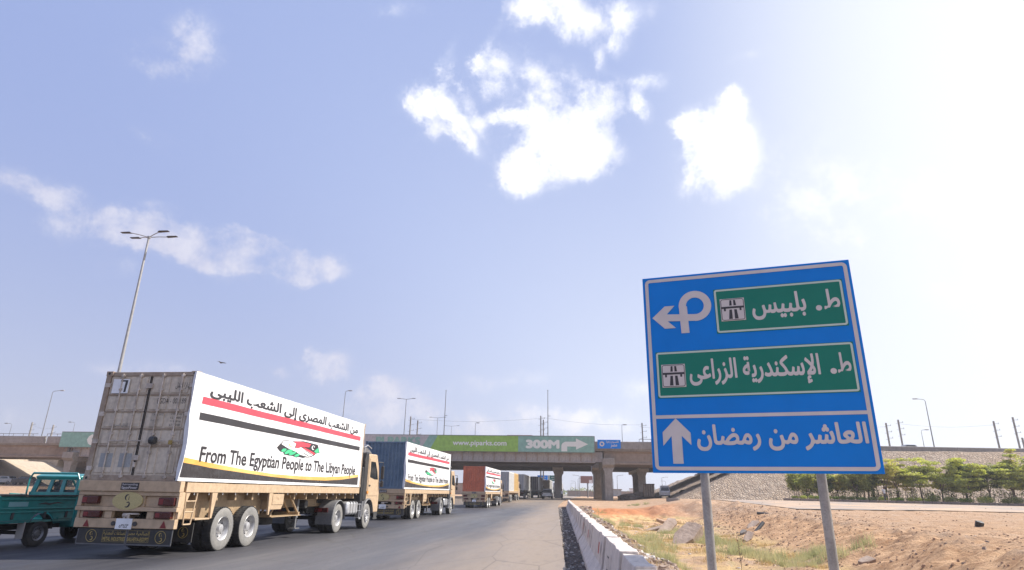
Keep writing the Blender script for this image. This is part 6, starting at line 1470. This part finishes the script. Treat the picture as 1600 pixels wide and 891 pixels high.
# ---------------------------------------------------------------- rubble, litter, slabs
def scatter(name, pts, m, label, rmin, rmax, seed, sq=(1, .8, .6), n=3, cat='rubble'):
    random.seed(seed); b = MB()
    for (x, y) in pts:
        r = random.uniform(rmin, rmax)*(1+y/60); rock(b, (x, y, gz(x, y)+r*.25), r, (sq[0]*random.uniform(.7, 1.4), sq[1], sq[2]*random.uniform(.5, 1.3)), n, .9)
    return tag(b.build(name, m, fix=False), label, cat, kind='stuff')
random.seed(21)
pts = [(float(barr_x(y))+.75+1.9*random.random()**1.4, y) for y in [5+75*random.random()**1.8 for _ in range(4600)]]
scatter('rubble', pts[:2600], M_slab, 'pale stones and broken concrete lying along the ditch side of the barrier', .025, .11, 1)
scatter('litter', pts[2600:], M_rublight, 'white scraps and pale litter lying along the ditch side of the barrier', .025, .08, 2, (1, .9, .5), cat='litter')
pts = []
for _ in range(2200):
    y = 5+70*random.random()**1.6; x1 = float(barr_x(y))-.1; x0 = .16-.0465*y; pts.append((random.uniform(x0, x1), y))
scatter('gutter_rubble', pts[:1900], M_rubgrey, 'dark broken rubble in the gutter between road and barrier', .008, .038, 3)
scatter('gutter_litter', pts[1900:], M_rublight, 'pale scraps in the dark gutter beside the barrier', .015, .04, 4, cat='litter')
pts = [(random.uniform(4.5, 14), random.uniform(10, 60)) for _ in range(3400)]
scatter('dirt_clods', pts[:3200], M_clod, 'small dry clods covering the slope of the dirt bank', .008, .035, 5, (1, .8, .7), cat='clods')
scatter('bank_stones', pts[3200:], M_slab, 'few pale stones on the slope of the dirt bank', .02, .05, 6, cat='stones')
pts = [(random.uniform(12, 45), random.uniform(24, 82)) for _ in range(1500)]
scatter('gravel', pts, M_clod, 'loose small stones on the sandy ground before the side road', .008, .03, 7, cat='gravel')
# litter on the ditch floor
pts = [(random.uniform(1.6, 6.5), random.uniform(9, 50)) for _ in range(160)]
scatter('ditch_litter', pts, M_rublight, 'white scraps lying in the ditch grass', .015, .05, 8, (1, .9, .3), cat='litter')

def slab(label, px, py, z, L_, Wd, Th, rot, m=M_slab, name='concrete_slab', lift=.0, cat='slab'):
    x, y = ditchpt(px, py, z); random.seed(int(px*7)); b = MB(); n = 7; o_ = []
    for i in range(n):
        a = 6.283*i/n; c_, s_ = math.cos(a), math.sin(a); k_ = 1/max(abs(c_), abs(s_))
        o_.append((L_*.5*c_*k_*random.uniform(.78, 1.05), Wd*.5*s_*k_*random.uniform(.78, 1.05)))
    b.prism(o_, 'z', -Th/2, Th/2)
    o = b.build(name, m, bevel=.02); o.location = (x, y, gz(x, y)+lift); o.rotation_euler = rot; return tag(o, label, cat)
slab('large pale broken concrete slab leaning on the dirt bank left of the left sign post', 1072, 826, .05, 2.3, 1.0, .5, (R(12), R(-28), R(48)), lift=.25)
slab('thin cracked slab standing on the bank edge left of the large slab', 1041, 812, .1, 2.4, .7, .22, (R(30), R(-20), R(55)), lift=.3)
slab('small rusty-edged fragment on top of the cracked slab', 1038, 803, .3, 1.3, .5, .2, (R(8), R(14), R(-25)), lift=.35, m=M_clod)
slab('flat slab lying low at the foot of the bank by the cracked slab', 1022, 816, -.1, 2.0, .7, .25, (R(5), R(-12), R(20)), lift=.1)
slab('dark upturned slab fragment on the bank right of the left sign post', 1168, 826, .0, 1.0, .38, .14, (R(20), R(-30), R(50)), m=M_slab, lift=.12)
slab('pale flat slab fragment above the dark one on the bank', 1176, 814, .2, 1.1, .5, .12, (R(10), R(-22), R(42)), lift=.12)
slab('thick block remnant lower on the bank slope', 1160, 823, .0, .55, .3, .2, (R(10), R(-20), R(40)), m=M_rubgrey, lift=.08)
slab('flat grey slab half buried right of the right sign post', 1350, 856, .1, .62, .34, .13, (R(12), R(-14), R(25)), lift=.08)
slab('low square concrete block lying on the sand in front of the minibus', 1052, 785, .8, 1.7, .5, .42, (0, 0, R(-8)), m=M_conc, lift=.12)
slab('pale kerb block on the sand far left of the hedge', 1218, 783, 1.0, 1.6, .5, .35, (0, 0, R(-6)), lift=.1)
slab('dark rock lump resting on the sand near the right edge', 1530, 820, .55, .34, .26, .24, (R(20), R(10), 0), m=M_black, name='dark_lump', lift=.1, cat='rock')
for (px, py, lab) in ((1195, 801, 'short dark pipe length lying level on the bank edge'), (1183, 807, 'dark pipe end pointing down the bank below the level one')):
    x, y = ditchpt(px, py, .5); o = MB().lathe([(-.55, .10), (.55, .10), (.55, .075), (-.55, .075), (-.55, .10)], (0, 0, 0), 'x', 14).build('pipe', M_dark); 
    o.location = (x, y, gz(x, y)+.14); o.rotation_euler = (0, R(4 if px > 1190 else 35), R(-8 if px > 1190 else 215)); tag(o, lab, 'pipe')
# bird
p = at_y(346, 567, 60); BD = thing('bird', 'dark bird gliding in the sky above the nearest container', 'bird', tuple(p), R(70))
MB().sphere((0, 0, 0), .09, 6, (.8, 2.6, .8)).build('body', M_dark, BD, smooth=True)
for s in (1, -1): MB().add([(s*.05, .12, .02), (s*.30, .10, .10), (s*.58, -.05, .04), (s*.30, -.10, .09), (s*.05, -.10, .02), (s*.05, .12, -.01), (s*.30, .10, .07), (s*.58, -.05, .03), (s*.30, -.10, .06), (s*.05, -.10, -.01)], [(0, 1, 2, 3, 4), (9, 8, 7, 6, 5), (0, 5, 6, 1), (1, 6, 7, 2), (2, 7, 8, 3), (3, 8, 9, 4)]).build('wing', M_dark, BD)
MB().add([(-.03, -.2, 0), (.03, -.2, 0), (.08, -.38, 0), (-.08, -.38, 0), (-.03, -.2, .015), (.03, -.2, .015), (.08, -.38, .012), (-.08, -.38, .012)], [(3, 2, 1, 0), (4, 5, 6, 7), (0, 1, 5, 4), (2, 3, 7, 6), (1, 2, 6, 5), (3, 0, 4, 7)]).build('tail', M_dark, BD)

# ---------------------------------------------------------------- far plain: sheds, lamps, tree line
random.seed(31)
for i, (px, w_, h_, Y, m_, lab) in enumerate(((905, 12, 2.6, 330, M_slab, 'low pale shed far away between the two bridge piers'), (935, 8, 2.2, 300, M_slab, 'small sandy building far behind the pier'), (975, 14, 2.8, 360, M_slab, 'long low sandy building far right of the near pier'),
        (712, 30, 5, 300, M_slab, 'sandy block seen in the gap between the second and third lorries'), (1000, 12, 5, 420, M_cwhite, 'tiny white building far beyond the dirt heap'), (955, 8, 3, 260, M_cgrey, 'grey hut far behind the pier'))):
    q = at_y(px, 772, Y); T = thing('building', lab, 'building', (q.x, Y, .5))
    wl = MB().box(-w_/2, w_/2, 0, 8, -1, h_).build('wall', m_, T); MB().box(-w_/2-.3, w_/2+.3, -.3, 8.3, h_, h_+.35).build('roof', M_kerb, T)
    MB().box(-.8, .8, -.06, -.02, 0, 2.1).build('door', M_kerb, wl)
for i, (px, py, Y, lab) in enumerate(((905, 743, 230, 'far lamp between the bridge piers, left of the red billboard'), (964, 743, 240, 'far lamp right of the near pier'), (958, 748, 300, 'smaller far lamp right of the near pier'), (1034, 746, 250, 'far lamp above the minibus'), (899, 752, 320, 'small far lamp left of the red billboard'), (892, 755, 380, 'tiny far lamp nearest the middle pier'), (1040, 752, 330, 'tiny far lamp above the minibus roof'), (903, 748, 270, 'far lamp close behind another by the billboard'))):
    p = at_y(px, py, Y); lamp_single('street_lamp', lab, p.x, p.y, .3, p.z-.3, .14, 1.6, 1 if i % 2 else -1, 'street lamps far beyond the bridge')
cl_ = [(x, 520+40*math.sin(x*.07), 2.2+1.5*abs(math.sin(x*.31+1)), 9, 5, 3.0+1.3*math.sin(x*.9), 1) for x in np.arange(-150, 330, 8)]
V, Fq = leaf_cloud(cl_, 130, .9, 1., 77)
tag(np_mesh('far_tree_line', V, Fq, [M_leafB, M_leafC], None, (np.arange(len(Fq)) % 3 == 0).astype(int)), 'low hazy line of trees along the far horizon under the bridge', 'trees', kind='stuff')

# ---------------------------------------------------------------- haze
hm = bpy.data.materials.new('haze'); hm.use_nodes = True; ht = hm.node_tree; ht.nodes.remove(ht.nodes['Principled BSDF'])
pv = ht.nodes.new('ShaderNodeVolumePrincipled'); pv.inputs['Color'].default_value = (.93, .94, 1, 1); pv.inputs['Density'].default_value = .0005; pv.inputs['Anisotropy'].default_value = .3
ht.links.new(pv.outputs[0], ht.nodes['Material Output'].inputs['Volume'])
hz = MB().box(-3100, 3100, -100, 4100, -3, 34).build('haze', hm); hz['kind'] = 'stuff'; hz['label'] = 'thin pale haze over the whole plain'
